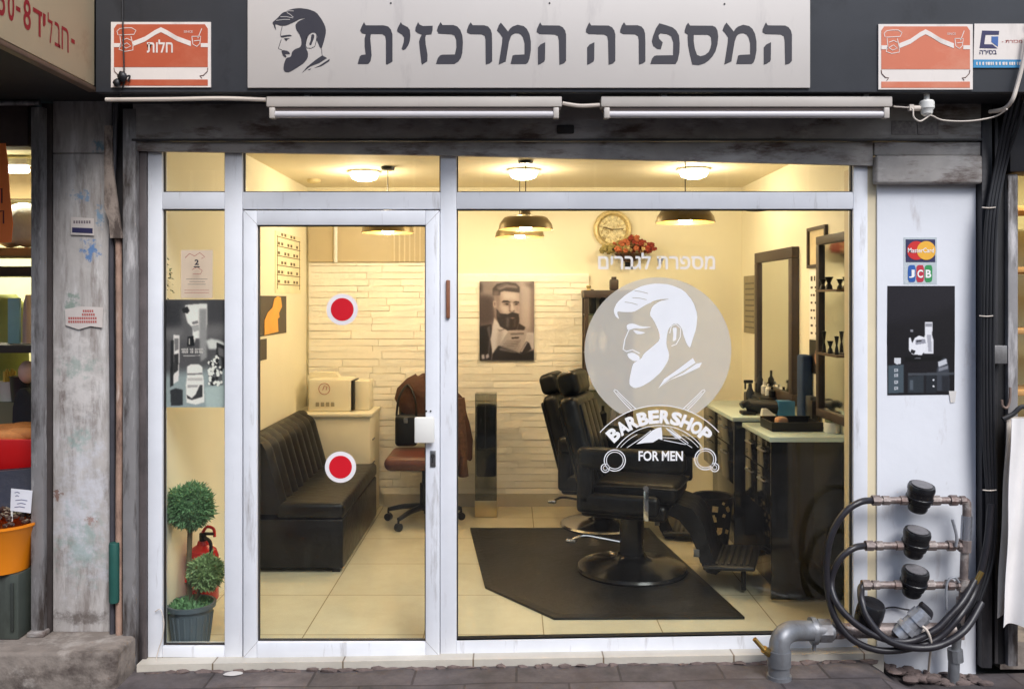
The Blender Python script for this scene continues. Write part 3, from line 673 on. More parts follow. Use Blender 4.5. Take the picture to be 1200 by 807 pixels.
while u < 1194:
    k = random.uniform(1.2, 3); mb.pix(y, .001, [(u, 73), (u + k, 72.6), (u + k, 76.5), (u + .3, 76.3)]); u += k + random.choice((.7, .7, 2))
obj('band_print', mb, plate_w, t)

# ------------------------------------------------------------------ fluorescent fixtures, conduit, wires
FX = -.285
fix_w = mat('fixture_enamel', (186, 178, 170), .4, var=.05, sc=4, dirt=((150, 134, 122), .60, .85))
tube_g = mat('unlit_tube', (196, 192, 194), .35, var=.02)
def fixture(x0, x1, label):
    t = thing('tube_light', label, 'light fixture', (X((x0 + x1) / 2, FX), FX, Z(112, FX)), group='fluorescent fixtures under the fascia')
    obj('housing', MB().box(X(x0, FX), X(x1, FX), FX, FX + .07, Z(125, FX), Z(113, FX), .004), fix_w, t)
    obj('tray', MB().box(X(x0 + 2, FX), X(x1 - 2, FX), FX + .012, FX + .06, Z(128.5, FX), Z(125.5, FX), .002), mat('tray_grey', (112, 98, 92), .5), t)  # tray in one even brownish grey, darker than the housing
    zt = Z(133.5, FX)
    obj('tube', MB().cyl((X(x0 + 9, FX), FX + .016, zt), (X(x1 - 9, FX), FX + .016, zt), .0155, seg=16), tube_g, t)
    for x in (x0 + 3.5, x1 - 10): obj('lamp_holder', MB().box(X(x, FX), X(x + 6.5, FX), FX - .002, FX + .034, Z(138.5, FX), Z(126, FX), .003), fix_w, t)
    for x in (x0 + 60, x1 - 60): obj('hanger', MB().box(X(x), X(x + 6), FX + .02, FX + .05, Z(112.6, FX), zf + .006), steel, t)
    return t
fixture(312, 658.5, 'white fluorescent fixture with unlit tube at the end of the long conduit')
fixture(704.5, 1046, 'white fluorescent fixture with unlit tube beside the small camera')
cable_w = mat('white_cable', (206, 194, 182), .5, var=.06)
cable_b = mat('black_cable', (26, 26, 30), .45, var=.2)
obj('white_conduit', MB().tube([(X(124, FX), FX, Z(117, FX)), (X(200, FX), FX, Z(116.5, FX)), (X(260, FX), FX, Z(115.5, FX)), (X(311, FX), FX + .01, Z(116.5, FX))], .0095, 10, 4), cable_w, label='white conduit running from the concrete pillar to the first fixture', cat='conduit')
obj('link_cable', MB().tube([(X(659.5, FX), FX + .02, Z(120, FX)), (X(680, FX), FX + .02, Z(123, FX)), (X(703.5, FX), FX + .02, Z(122, FX))], .009, 8), cable_w, label='short white cable linking the two fluorescent fixtures', cat='cable')
y = -.26
t = thing('security_camera', 'small white round camera with cable hanging under the fascia', 'camera', (X(1082, y), y, Z(118, y)))
obj('body', MB().lathe([(.0, 0), (.026, 0), (.032, -.008), (.032, -.035), (.026, -.043), (.024, -.058), (.014, -.068), (0, -.068)], (X(1086, y), y, Z(118, y)), 20), white_plastic, t)
obj('arm', MB().cyl((X(1070, y), y, Z(127, y)), (X(1078, y), y, Z(127, y)), .012).box(X(1065, y), X(1070, y), y - .01, y + .01, Z(130, y), Z(123, y)), cable_w, t)
obj('mount', MB().cyl((X(1086, y), y, Z(118, y) + .001), (X(1086, y), y, zf + .006), .012), white_plastic, t)
mb = MB().tube([(X(1047, y), y, Z(125, y)), (X(1060, y), y, Z(126, y)), (X(1068, y), y - .01, Z(128, y)), (X(1069, y), y - .015, Z(138, y)), (X(1076, y), y - .015, Z(143, y)), (X(1084, y), y - .01, Z(139, y)), (X(1090, y), y - .01, Z(136, y)), (X(1105, y), y, Z(141, y)), (X(1135, y), y, Z(142, y)), (X(1165, y), y, Z(137, y)), (X(1180, y - .1), y - .1, Z(128, y - .1))], .0035, 8)
obj('camera_cable', mb, cable_w, label='thin white cable sagging from the camera to the dark post', cat='cable')
y = FY - .03
obj('drop_cable', MB().tube([(X(1204, y), y, Z(40, y)), (X(1199, y), y, Z(72, y)), (X(1192, y), y, Z(100, y)), (X(1186, y), y, Z(118, y)), (X(1176, y + .06), y + .06, Z(128, y + .06)), (X(1160, y + .14), y + .14, Z(131, y + .14))], .009, 8), cable_w, label='thick pale cable hanging down over the blue and white plate', cat='cable')
y = FY - .022
mb = MB().tube([(X(143, y), y, Z(-20, y)), (X(144, y), y, Z(30, y)), (X(145.5, y), y, Z(90, y)), (X(143, y), y + .01, Z(100, y)), (X(140, y + .06), y + .06, Z(118, y + .06))], .0035, 8)
mb.ball((X(144, y), y - .004, Z(90, y)), (.02, .014, .025), 2, .15); mb.tube([(X(144, y), y, Z(92, y)), (X(152, y), y, Z(89, y)), (X(150, y), y, Z(96, y))], .004)
mb.ball((X(137, y), y, Z(97, y)), (.017, .012, .018), 2, .1)
obj('wire_tangle', mb, cable_b, label='dark wire with a knotted junction hanging over the orange plate with writing', cat='wire')
# black cable bundle at the right
def bundle(dx, r, label, top):
    y = -.085
    pts = [(X(1206 + dx * .6, -.3), -.33, Z(40 + top, -.3)), (X(1190 + dx, -.2), -.2, Z(120 + top, -.2)), (X(1172 + dx, y), y, Z(190, y)), (X(1161 + dx, y), y, Z(255, y)), (X(1157.5 + dx, y), y, Z(330, y)), (X(1156.5 + dx, y), y, Z(430, y)), (X(1158 + dx, y), y, Z(520, y)), (X(1161 + dx * .8, y), y, Z(600, y)), (X(1155 + dx, y), y, Z(660, y)), (X(1139 + dx * .6, y - .02), y - .02, Z(715, y - .02)), (X(1118 + dx, y - .02), y - .02, Z(742, y - .02))]
    obj('power_cable', MB().tube(pts, r, 10, 8), cable_b, label=label, cat='cable', group='black cables down the dark post')
bundle(-4.5, .0075, 'leftmost black cable of the bundle down the dark post', -14)
bundle(-1, .009, 'second black cable from the left down the dark post', -5)
bundle(3, .009, 'third black cable from the left down the dark post', 3)
bundle(7, .0085, 'rightmost black cable of the bundle down the dark post', 14)
for px, pyy, lab in ((1159, 243, 'highest pale tie round the black cables of the dark post'), (1156, 370, 'middle pale tie round the black cables, just above the metal band'), (1160, 574, 'lowest pale tie round the black cables beside the cloth')):
    obj('cable_tie', MB().tube([(X(px - 8, -.1), -.097, Z(pyy, -.1)), (X(px, -.1), -.099, Z(pyy + .6, -.1)), (X(px + 8, -.1), -.097, Z(pyy, -.1))], .0028, 6), cable_w, label=lab, cat='cable tie', group='ties on the black cables')
mb = MB().lathe([(.0, -.03), (.012, -.03), (.012, .03), (0, .03)], (0, 0, 0), 12)
for v in mb.v: v.rotate(Matrix.Rotation(R(28), 3, 'Y')); v += Vector((X(1147, -.11), -.11, Z(676, -.11)))
obj('brass_joint', mb, mat('brass', (176, 146, 86), .3, .9, var=.15), label='small brass joint on the lower black hose by the post', cat='joint')

# ------------------------------------------------------------------ sign of the shop at the left, hung across the pavement
ax = X(112, FY) - .004
sg = mat('yellowed_sign', (208, 186, 150), .5, var=.06, sc=2, dirt=((168, 120, 84), .56, .82), dsc=(3, 3, 3))
aw = thing('shop_awning', 'dark box awning of the neighbouring shop over the produce shop', 'awning', (ax - 1, -.9, 2.59))
obj('box', MB().box(ax - 3, ax - .02, -2.2, .36, 2.605, 3.6, .004), mat('awning_dark', (36, 34, 34), .7, var=.2), aw)
obj('bottom_trim', MB().box(ax - .04, ax - .001, -2.2, FY + .03, 2.585, 2.604, .003), mat('brown_trim', (104, 82, 66), .5, var=.2), aw)
t = thing('awning_sign', 'yellowed sign with dark red Hebrew letters and digits, seen edge on', 'sign', (ax, -1.2, 2.6))
obj('panel', MB().box(ax - .018, ax, -2.2, FY - .002, 2.606, 3.6, .002), sg, t)
red_l = mat('dark_red_letter', (150, 26, 34), .5, var=.06)
fn = lambda u, v, d: (ax + .0015 - d, u, v)
mb = MB()
def py_(px): return (1.782 / ((600 - px) * .004) - 1) * D
for ch_, a_, b_, z0_, z1_ in (('5', 9, 17, 2.685, 2.80), ('0', 20, 27.5, 2.685, 2.80), ('8', 38, 46.5, 2.685, 2.80), ('י', 60.5, 63.5, 2.735, 2.785), ('ל', 66, 71.5, 2.685, 2.80), ('ב', 74, 80.5, 2.685, 2.78), ('ח', 82, 90, 2.685, 2.78)):
    mb.text(ch_, fn, (py_(a_), py_(b_), z0_, z1_), 0 if ch_ > 'Z' else .012)
ya_, yb_ = py_(49), py_(58.5)
mb.add([(ax + .0015, a_, b_) for a_, b_ in ((ya_, 2.768), (yb_ + .006, 2.768), (yb_ + .006, 2.785), (ya_, 2.785), (yb_ - .019, 2.685), (yb_ - .004, 2.685), (yb_ - .004, 2.768), (yb_ - .019, 2.768))], [(0, 1, 2, 3), (4, 5, 6, 7)])
for a_, b_ in ((29.5, 34.5), (93, 97)): mb.add([(ax + .0015, py_(a_), 2.735), (ax + .0015, py_(b_), 2.735), (ax + .0015, py_(b_), 2.752), (ax + .0015, py_(a_), 2.752)], [(0, 1, 2, 3)])
mb.text('תוינגל', fn, (-1.15, -.69, 2.90, 3.00), .012)
obj('lettering', mb, red_l, t)

# ------------------------------------------------------------------ neighbouring shop at the left
XN = X(36, 0)
nb_wall = mat('neighbour_wall_paint', (206, 202, 160), .7, var=.05)
nw = thing('neighbour_shop', 'lit interior of the produce shop beside the pillar', 'shop', (-3.2, .9, 0))
obj('back_wall', MB().box(-4.6, -1.85, 1.7, 1.75, 0, 2.7), nb_wall, nw)
obj('side_wall', MB().box(-1.92, -1.86, .31, 1.7, 0, 2.7), nb_wall, nw)
obj('far_wall', MB().box(-4.65, -4.6, .0, 1.75, 0, 2.7), nb_wall, nw)
obj('ceiling', MB().box(-4.6, -1.93, .07, 1.7, 2.45, 2.5), nb_wall, nw)
obj('floor', MB().box(-4.6, XN, .36, 1.7, -.1, .05), con, nw)
obj('lintel', MB().box(-4.6, XN - .002, -.02, .1, Z(172), Z(121), .006), mat('dark_lintel', (70, 58, 54), .6, .2, var=.3), nw)
obj('lintel_rail', MB().cyl((-4.6, -.04, Z(123)), (X(52), -.04, Z(123)), .012), grey_paint, nw)
obj('beam', MB().box(-4.6, XN - .004, .9, 1.0, 2.25, 2.44), mat('tan_beam', (140, 122, 84), .7), nw)
obj('shelf', MB().box(-4.4, XN - .003, .42, .72, Z(408, .5) - .02, Z(408, .5) + .02, .003), mat('dark_shelf', (54, 48, 46), .6), nw)
obj('upper_shelf', MB().box(-4.4, XN - .003, .50, .80, Z(312, .5) - .05, Z(312, .5), .003), mat('dark_shelf', (54, 48, 46), .6), nw)
obj('shelf_board', MB().box(-4.4, XN - .003, .50, .80, Z(300, .5), Z(290, .5), .003), mat('tan_board', (176, 134, 84), .7, var=.2), nw)
lamp_e = mat('lit_tube', (250, 250, 245), .4, emit=9, ecol=(1, .96, .82))
for pyy, yy, lab in ((199, .62, 'nearer lit fluorescent tube inside the produce shop'), (248, 1.3, 'farther lit fluorescent tube inside the produce shop')):
    zt = Z(pyy, yy)
    t = thing('shop_tube_light', lab, 'light fixture', (-3, yy, zt), group='lit tubes in the produce shop')
    obj('tube', MB().cyl((-3.9, yy, zt), (X(33, yy), yy, zt), .018, seg=12), lamp_e, t)
    obj('housing', MB().box(-3.95, X(34, yy), yy - .02, yy + .05, zt + .024, zt + .06, .004), white_plastic, t)
    la = bpy.data.lights.new('tube_glow', 'AREA'); la.shape = 'RECTANGLE'; la.size = 1.4; la.size_y = .05; la.energy = 14; la.color = (1, .93, .7)
    lo = bpy.data.objects.new('tube_glow', la); C.objects.link(lo); lo.location = (-3.2, yy, zt - .03)
y = -.03
t = thing('hanging_sign', 'orange red hanging sign with dark strokes in the produce shop opening', 'sign', (X(2, y), y, Z(285, y)))
obj('panel', MB().pix(y, .004, [(-30, 168), (6, 168), (9, 190), (11, 225), (15, 262), (13, 284), (-30, 286)]), mat('orange_red_vinyl', (255, 128, 60), .5), t)
obj('lettering', MB().line(y - .0016, .0012, [(-3, 222), (2, 221), (2, 238)], 1.5).line(y - .0016, .0012, [(-4, 248), (4, 247), (4, 262)], 1.5), mat('maroon_print', (92, 26, 30)), t)
sack = mat('sack_white', (206, 204, 196), .8, var=.08, bump=.3)
for i, (px, ww, hh) in enumerate(((13, .10, .085), (30, .12, .12))):
    y = .6; mb = MB().ball((X(px, y), y, Z(290, y) + hh), (ww, .09, hh), 3, .04)
    obj('sack', mb, sack, label=('small white sack lying on the upper shelf of the produce shop', 'larger bulging white sack on the upper shelf of the produce shop')[i], cat='sack', group='sacks on the upper shelf')
zsh = Z(408, .5) + .021
obj('blue_board', MB().box(X(10, .58), X(24, .58), .57, .59, zsh, Z(349, .58), .004), mat('pale_blue_board', (160, 206, 212), .4), label='pale blue upright board on the shelf of the produce shop', cat='board')
obj('pink_garment', MB().loft([[(X(px, .6) + .02 * math.cos(k * .524) * s_ + .003 * math.sin(k * 5), .6 + .03 * math.sin(k * .524), z_) for k in range(12)] for px, z_, s_ in ((33, zsh + .002, 1.3), (33, zsh + .12, 1.2), (33.5, zsh + .22, 1.0), (34, zsh + .26, .5))]), mat('pink_garment', (214, 184, 178), .8), label='pale pink folded garment standing on the shelf of the produce shop', cat='garment')
obj('white_carton', MB().box(X(8, .64), X(27, .64), .62, .78, Z(312, .5) - .16, Z(312, .5) - .052, .006), sack, label='white carton pushed up under the top shelf of the produce shop', cat='box') if False else None
zl = Z(470, .6)
t = thing('goods_bucket', 'white bucket of yellow packets standing under the produce shop shelf', 'bucket', (X(16, .62), .62, zl))
obj('bucket', MB().lathe([(0, 0), (.05, 0), (.062, .10), (.064, .105), (.055, .105), (.05, .02), (0, .02)], (X(12, .64), .64, zl), 20), sack, t)
for q_ in range(5): obj('packet', MB().box(X(8 + q_ * 1.8, .64), X(11 + q_ * 1.8, .64), .60 + .01 * q_, .61 + .01 * q_, zl + .06, zl + .16 + .012 * (q_ % 2), .003), mat('yellow_packet', (214, 176, 70), .5, var=.2), t)
obj('dark_garment', MB().loft([[(X(29, .5) + a_ * math.cos(k * .524) * (1 + .1 * math.sin(k * 3)), .5 + .04 * math.sin(k * .524), z_) for k in range(12)] for a_, z_ in ((.06, zl - .17), (.055, zl - .02), (.04, zl + .05), (.015, zl + .08))]), mat('dark_garment', (34, 36, 44), .8, var=.3, bump=.4), label='dark folded garment standing on the crate side of the display stand', cat='garment')
obj('round_melon', MB().ball((X(32, .56), .56, zl + .16), (.045, .045, .06), 3, .01), mat('pink_melon', (220, 180, 164), .6, var=.15), label='pale pink round fruit hanging under the produce shop shelf', cat='fruit')
for q_, (px_, c_, w_) in enumerate(((2, (196, 60, 44), 7), (12, (70, 120, 70), 6), (20, (226, 196, 90), 6), (28, (120, 80, 50), 7))):
    obj('snack_packet', MB().box(X(px_, .54), X(px_ + w_, .54), .53, .56, Z(290, .5) + .001, Z(279 - 2 * (q_ % 2), .54), .006), mat('packet_print_' + ('red', 'green', 'yellow', 'brown')[q_], c_, .45, var=.3, sc=60), label=('red', 'green', 'yellow', 'brown')[q_] + ' snack packet on the upper board of the produce shop', cat='packet', group='snack packets in the produce shop') if False else None
y = .95
obj('produce_bag', MB().loft([[(X(px, y) + .16 * math.cos(k * .524) * s_ + .012 * math.sin(k * 5), y + .08 * math.sin(k * .524) * s_, Z(z_, y)) for k in range(12)] for px, z_, s_ in ((2, 520, 1), (2, 440, 1.0), (3, 360, .9), (3, 345, .5))]), mat('olive_bag', (166, 172, 104), .6, var=.15), label='olive green bag standing behind the bread in the produce shop', cat='bag')
obj('dark_bucket', MB().lathe([(0, 0), (.055, 0), (.065, .13), (.068, .135), (0, .135)], (X(27, .6), .6, Z(470, .6)), 18), mat('dark_bucket', (40, 42, 46), .4), label='small dark bucket under the shelf in the produce shop', cat='bucket')
obj('display_stand', MB().box(-3.3, XN - .006, .56, .74, .05, Z(470, .6) - .001), mat('stand_grey', (112, 114, 88), .6), label='plain grey green display stand inside the produce shop', cat='stand')
y = .16
t = thing('bread_crate', 'bright red plastic crate with a white rim line holding bread', 'crate', (X(10, y), y, Z(552, y)))
x0, x1, z0, z1 = -3.0, XN - .004, Z(550, y), Z(515, y)
obj('crate_wall', MB().box(x0, x1, y, y + .02, z0, z1, .004).box(x0, x1, y + .36, y + .38, z0, z1, .004).box(x0, x0 + .02, y + .021, y + .359, z0, z1, .004).box(x1 - .02, x1, y + .021, y + .359, z0, z1, .004).box(x0 + .021, x1 - .021, y + .021, y + .359, z0, z0 + .02), mat('red_crate', (200, 18, 20), .35, var=.06), t)
obj('white_stripe', MB().box(x0, x1, y - .004, y - .001, Z(556, y), Z(550.5, y)), white_plastic, t)
bread = mat('bread_crust', (190, 122, 66), .75, var=.2, sc=18, bump=.3)
for k, (px, pyy, L, yy) in enumerate(((8, 512, .12, .23), (26, 509, .10, .25), (14, 504, .13, .33), (30, 502, .10, .40))):
    obj('bread_loaf', MB().ball((X(px, yy), yy, Z(pyy, yy)), (L, .05, .035), 3, .02), bread, label=('front left loaf in the red crate', 'front right loaf in the red crate', 'rear left loaf in the red crate', 'rear right loaf in the red crate')[k], cat='bread', group='loaves in the red crate')
mb = MB().hexa([(-3.0, -.02, Z(600)), (XN - .004, -.02, Z(600)), (XN - .004, .30, Z(600)), (-3.0, .30, Z(600)), (-2.9, .06, Z(560, .1)), (XN - .004, .10, Z(548, .1)), (XN - .004, .155, Z(548, .1)), (-2.9, .155, Z(560, .1))])
obj('dark_tarp', mb, mat('navy_tarp', (38, 40, 56), .6, var=.2, sc=9, bump=.3), label='dark navy cloth draped under the red crate', cat='cloth')
t = thing('fruit_bowl', 'wide orange plastic bowl heaped with dark dates', 'bowl', (X(6, -.02), .02, Z(662, -.02)))
cx = X(2, .0); cz = Z(664, -.0)
obj('bowl', MB().lathe([(0, 0), (.13, 0), (.175, .20), (.185, .21), (.185, .222), (.172, .22), (.125, .015), (0, .015)], (cx, -.02, cz), 40), mat('orange_bowl', (238, 138, 24), .35, var=.04), t)
mb = MB()
for k in range(170):
    a = random.uniform(0, 6.283); r = .155 * math.sqrt(random.random())
    mb.ball((cx + r * math.cos(a), -.02 + r * math.sin(a), cz + .215 + .06 * (1 - (r / .16) ** 2) + random.uniform(-.006, .006)), (random.uniform(.012, .018), .011, .011), 1, .08)
obj('date_pile', mb, mat('date_skin', (62, 38, 30), .4, var=.3, sc=60), label='heap of dark brown dates in the orange bowl', kind='stuff')
t = thing('price_card', 'white handwritten price card standing over the orange bowl', 'card', (X(25), -.06, Z(600)))
y = -.075
obj('card', MB().pix(y, .001, [(13, 572), (38, 574.5), (36, 601), (12, 598)]), mat('card_white', (226, 226, 232), .6), t)
mb = MB()
for a, b, c in ((17, 577, 23), (18, 581, 22), (18, 586, 32), (20, 590, 30), (17, 594, 29)): mb.line(y - .0014, .001, [(a, b), ((a + c) / 2, b - .8), (c, b + .4)], .8)
obj('writing', mb, mat('pen_blue', (110, 112, 140)), t)
obj('card_stick', MB().box(X(23), X(25), -.0735, -.0715, Z(606), Z(574)), white_plastic, t)
t = thing('metal_cabinet', 'dark grey green metal cabinet under the orange bowl', 'cabinet', (X(10), .1, .12))
obj('body', MB().box(-3.0, XN - .003, -.10, .30, .122, cz - .004, .005), mat('cabinet_green', (74, 80, 74), .45, .2, var=.15, dirt=((48, 48, 44), .55, .75)), t)
obj('door', MB().box(X(13, -.1), XN - .02, -.112, -.1015, .16, cz - .04, .008), mat('cabinet_door', (56, 60, 56), .4, .2, var=.2), t)

# right neighbour: a lit shelf beyond the post, and a white cloth on a hanger
t = thing('neighbour_shop', 'dim shop with lit wooden shelves behind the hanging white cloths', 'shop', (2.9, .7, 0))
obj('back_wall', MB().box(X(1177), 4.2, 1.1, 1.15, 0, 2.6), nb_wall, t)
obj('side_wall', MB().box(X(1178), X(1186), .11, 1.1, 0, 2.6), nb_wall, t)
obj('top_board', MB().box(X(1187), 4.2, .11, 1.1, 2.5, 2.55), nb_wall, t)
obj('floor_board', MB().box(X(1187), 4.2, .11, 1.1, -.1, .03), con, t)
for q in range(6): obj('shelf', MB().box(X(1187), 4.0, .6, .9, .5 + .33 * q, .53 + .33 * q, .003), mat('tan_board', (176, 134, 84)), t)
la = bpy.data.lights.new('shelf_glow', 'AREA'); la.shape = 'RECTANGLE'; la.size = .8; la.size_y = .05; la.energy = 8; la.color = (1, .85, .5)
lo = bpy.data.objects.new('shelf_glow', la); C.objects.link(lo); lo.location = (3.1, .4, 2.4)
obj('shelf_tube', MB().cyl((2.6, .4, 2.43), (3.6, .4, 2.43), .018), lamp_e, label='lit tube above the shelves behind the hanging cloths', cat='light fixture')
def cloth(xa, xb, ta, tb, y, ztop, zbot, ph, m_, lab, flare=0):
    rings = []
    for j in range(26):
        v = j / 25; z = ztop + (zbot - ztop) * v; f = []; b = []
        for i in range(41):
            u = i / 40; x = xa + (ta - xa) * v + u * ((xb + (tb - xb) * v) - (xa + (ta - xa) * v))
            yy = y - .018 * (.3 + v) * math.sin(u * 8.5 + ph + v * 1.7) - .006 * math.sin(u * 17 + v * 5 + ph * 2) * (1 - .4 * v) - .004 * math.sin(v * 14 + u * 6)
            f.append((x, yy, z + .012 * math.sin(u * 8) * v)); b.append((x, yy + .004, z + .012 * math.sin(u * 8) * v))
        rings.append(f + b[::-1])
    obj('hanging_cloth', MB().loft(rings), m_, label=lab, cat='cloth', group='white cloths by the dark post')
cl = mat('white_cloth', (228, 224, 222), .85, var=.04, bump=.15, bsc=200)
cl2 = mat('cream_cloth', (216, 206, 194), .85, var=.05, bump=.15, bsc=200)
cloth(X(1179, -.1), X(1230, -.1), X(1166, -.1), X(1232, -.1), -.10, Z(488, -.1), Z(722, -.1), .4, cl2, 'longer cream cloth hanging behind the white one beside the dark post')
cloth(X(1185, -.16), X(1240, -.16), X(1176, -.16), X(1240, -.16), -.16, Z(490, -.16), Z(735, -.16), 1.7, cl, 'white cloth hanging in front of the cream one')
obj('garment_hanger', MB().tube([(X(1175, -.13), -.13, Z(491, -.13)), (X(1187, -.13), -.13, Z(485, -.13)), (X(1200, -.13), -.13, Z(476, -.13)), (X(1225, -.13), -.13, Z(484, -.13))], .011, 10), cable_b, label='dark hanger carrying the white cloths by the dark post', cat='hanger')

# ------------------------------------------------------------------ posters and stickers on the white pillar
y = -.0055
t = thing('card_sticker', 'sticker with red and yellow overlapping circles on dark blue', 'sticker', (X(1078), y, Z(306)))
obj('backing', MB().pix(y, .0008, [(1059, 278), (1098, 278), (1098, 333), (1059, 333)]), film('clear_backing', (214, 222, 226), .6), t)
y2 = y - .0012
obj('blue_field', MB().pix(y2, .001, [(1061.5, 280.5), (1096, 280.5), (1096, 307), (1061.5, 307)]), mat('navy_print', (46, 44, 84), .6), t)
red_p = mat('red_print', (206, 40, 40), .5); yel_p = mat('yellow_print', (238, 178, 60), .5)
obj('red_circle', MB().pix(y2 - .001, .0008, circ(1074, 293.5, 11)), red_p, t)
obj('yellow_circle', MB().pix(y2 - .002, .0008, circ(1085.5, 293.5, 11)), yel_p, t)
obj('lettering', MB().text('MasterCard', pixfn(y2 - .003), (1064, 1094.5, -296, -290.5), .01), mat('print_white', (240, 240, 238), .5), t)
t = thing('card_sticker', 'sticker with white letters on blue, red and green bars', 'sticker', (X(1078), y, Z(333)))
for k, (nm, c) in enumerate((('blue', (40, 92, 168)), ('red', (190, 46, 66)), ('green', (52, 146, 84)))):
    x = 1064 + k * 9.8
    obj(nm + '_bar', MB().pix(y2, .001, smooth([(x + 2, 310.5), (x + 9, 310.5), (x + 9, 328), (x + 7.5, 330.5), (x, 330.5), (x, 313)])), mat(nm + '_bar_print', c, .5), t)
    obj('letter', MB().text('JCB'[k], pixfn(y2 - .0012), (x + 1.2, x + 7.8, -325.5, -316), .03), mat('print_white', (240, 240, 238), .5), t)
t = thing('product_poster', 'black poster of white grooming bottles on the white pillar', 'poster', (X(1080), y, Z(463)))
obj('sheet', MB().pix(y, .0012, [(1040, 335), (1119, 335), (1119, 400), (1118.5, 462), (1040, 463), (1039.5, 400)]), mat('poster_black', (24, 22, 26), .35, var=.15), t)
pw = mat('poster_white', (222, 222, 226), .5, var=.12, sc=40); pg = mat('poster_grey', (96, 104, 112), .5, var=.35, sc=40); pd = mat('poster_dark_grey', (54, 58, 64), .5, var=.3, sc=40)
Y_ = [([(1040,335),(1119,335),(1119,360),(1040,380)], (34,32,38), 12),
  ([(1084,377),(1092.5,377),(1093,385),(1092,392),(1094,398),(1094,414),(1083,414),(1082,398),(1084,392)], (226,226,230), .6), ([(1084.5,379),(1092,379),(1092,383),(1084.5,383)], (150,150,156), .4), ([(1086,392),(1091,392),(1092,412),(1088,412)], (170,170,178), .6),
  ([(1065,396),(1067,395),(1069,402),(1072,396),(1077,393),(1083,395),(1086,400),(1085,410),(1080,416),(1069,415),(1065,410)], (230,230,234), .6), ([(1073,398),(1084,397),(1085,402),(1073,404)], (150,150,160), .5), ([(1074,399),(1080,398),(1080,400),(1074,401)], (60,60,66), .4), ([(1068,409),(1073,411),(1071,415),(1067,413)], (36,34,38), .5),
  ([(1067,386),(1070,386),(1070,389),(1067,389)], (140,140,146), .6), ([(1060,418),(1104,417),(1104,422),(1060,424)], (12,12,14), 1), ([(1072,419),(1079,418.5),(1079,420),(1072,420.5)], (90,90,96), .5),
  ([(1041,428),(1059,427),(1059,460),(1041,461)], (72,84,92), 1), ([(1048,419),(1055.5,419),(1055.5,426),(1051,427),(1048,425)], (206,208,212), .5),
  ([(1098,432),(1100,424),(1106,419),(1110,420),(1112,432),(1113,458),(1098,458)], (60,64,72), 1), ([(1099,424),(1109,420),(1110,426),(1100,430)], (196,198,204), .7), ([(1100,431),(1111,428),(1111,432),(1100,435)], (130,132,140), .8), ([(1104,440),(1112,440),(1112,458),(1104,458)], (38,40,46), 1.4),
  ([(1064,441),(1083,439),(1083,460),(1064,460)], (48,54,60), 1.4), ([(1066,445),(1070,445),(1070,457),(1066,457)], (84,92,100), 1), ([(1085,439),(1097,440),(1097,460),(1085,460)], (36,40,46), 1.2), ([(1064,437),(1118,436),(1118,439),(1064,440)], (70,74,80), .8)]
for k_, v_ in enumerate((432, 438, 446, 453)): Y_.append(([(1048, v_), (1052.5, v_ - .4), (1052.5, v_ + 3.2), (1048, v_ + 3.6)], (176, 180, 186), .4)); Y_.append(([(1049, v_ + 1), (1051, v_ + 1), (1051, v_ + 2), (1049, v_ + 2)], (60, 66, 72), .3))
for v_ in (445, 452.5): Y_.append((circ(1094, v_, 1.2, 8), (210, 212, 216), .3))
printed('poster_print', y - .0013, 1040.5, 1118.5, 335.5, 462, (24, 22, 26), Y_, t, rough=.35, grain=3)
tp = mat('clear_tape', (214, 210, 206), .4)
obj('tape', MB().pix(y - .0022, .0006, [(1112, 458), (1121, 458), (1119, 471), (1114, 472)]), tp, t)

# ------------------------------------------------------------------ water meters, pipes and hoses
wy = -.10
pipe_m = mat('weathered_brass_pipe', (126, 114, 110), .5, .35, var=.3, sc=26, bump=.25, dirt=[((92, 66, 58), .5, .68), ((178, 170, 164), .53, .68)], dsc=(14, 14, 14))
galv = mat('galvanised_pipe', (128, 130, 134), .45, .5, var=.18, sc=14, bump=.1, dirt=((98, 92, 90), .55, .72))
meter_b = mat('meter_black', (22, 22, 25), .28, var=.3, sc=14, bump=.15)
hose_m = mat('black_hose', (34, 32, 37), .38, var=.25, bump=.1)
def P(px, pz, y=wy): return (X(px, y), y, Z(pz, y))
def meter_row(xl, xr, pz, mx, lab):
    t = thing('water_meter', lab, 'water meter', P(mx, pz), group='water meters on the white pillar')
    c = Vector(P(mx, pz)); k = S * .976
    mb = MB()
    mb.cyl(P(xl, pz), P(xr, pz), 4.2 * k, seg=14)
    for a, b, r in ((xl, xl + 9, 6.2), (xl + 12, xl + 20, 5.6), (mx - 22, mx - 15, 5.6), (mx + 14, mx + 24, 6.0), (xr - 18, xr - 10, 6.4), (xr - 6, xr, 5.4)):
        if b < xr + 1 and a < b: mb.cyl(P(a, pz), P(b, pz), r * k, seg=8)
    obj('pipe', mb, pipe_m, t)
    prof = [(0, -13.5), (9, -13.5), (10, -12.5), (11, -10), (11, -5), (13.2, -4), (13.2, -1.5), (14.2, -.5), (14.2, 2), (15.4, 3), (15.4, 5), (14.6, 5.6), (14.6, 12.6), (15.4, 13.2), (15.4, 16.6), (14.4, 19.5), (0, 19.5)]
    mb = MB().lathe([(r * k, h * k) for r, h in prof], tuple(c), 24)
    T = Matrix.Translation(c) @ Matrix.Rotation(R(14), 4, 'X') @ Matrix.Rotation(R(4), 4, 'Y') @ Matrix.Translation(-c)
    mb.v = [T @ v for v in mb.v]
    bd = obj('meter_body', mb, meter_b, t)
    mb = MB().lathe([(0, 19.7 * k), (11.5 * k, 19.7 * k), (11.5 * k, 20.6 * k), (0, 20.8 * k)], tuple(c), 24); mb.v = [T @ v for v in mb.v]
    mb.v += []
    obj('lid', mb, mat('meter_lid', (104, 101, 103), .3, var=.3, sc=30), bd)
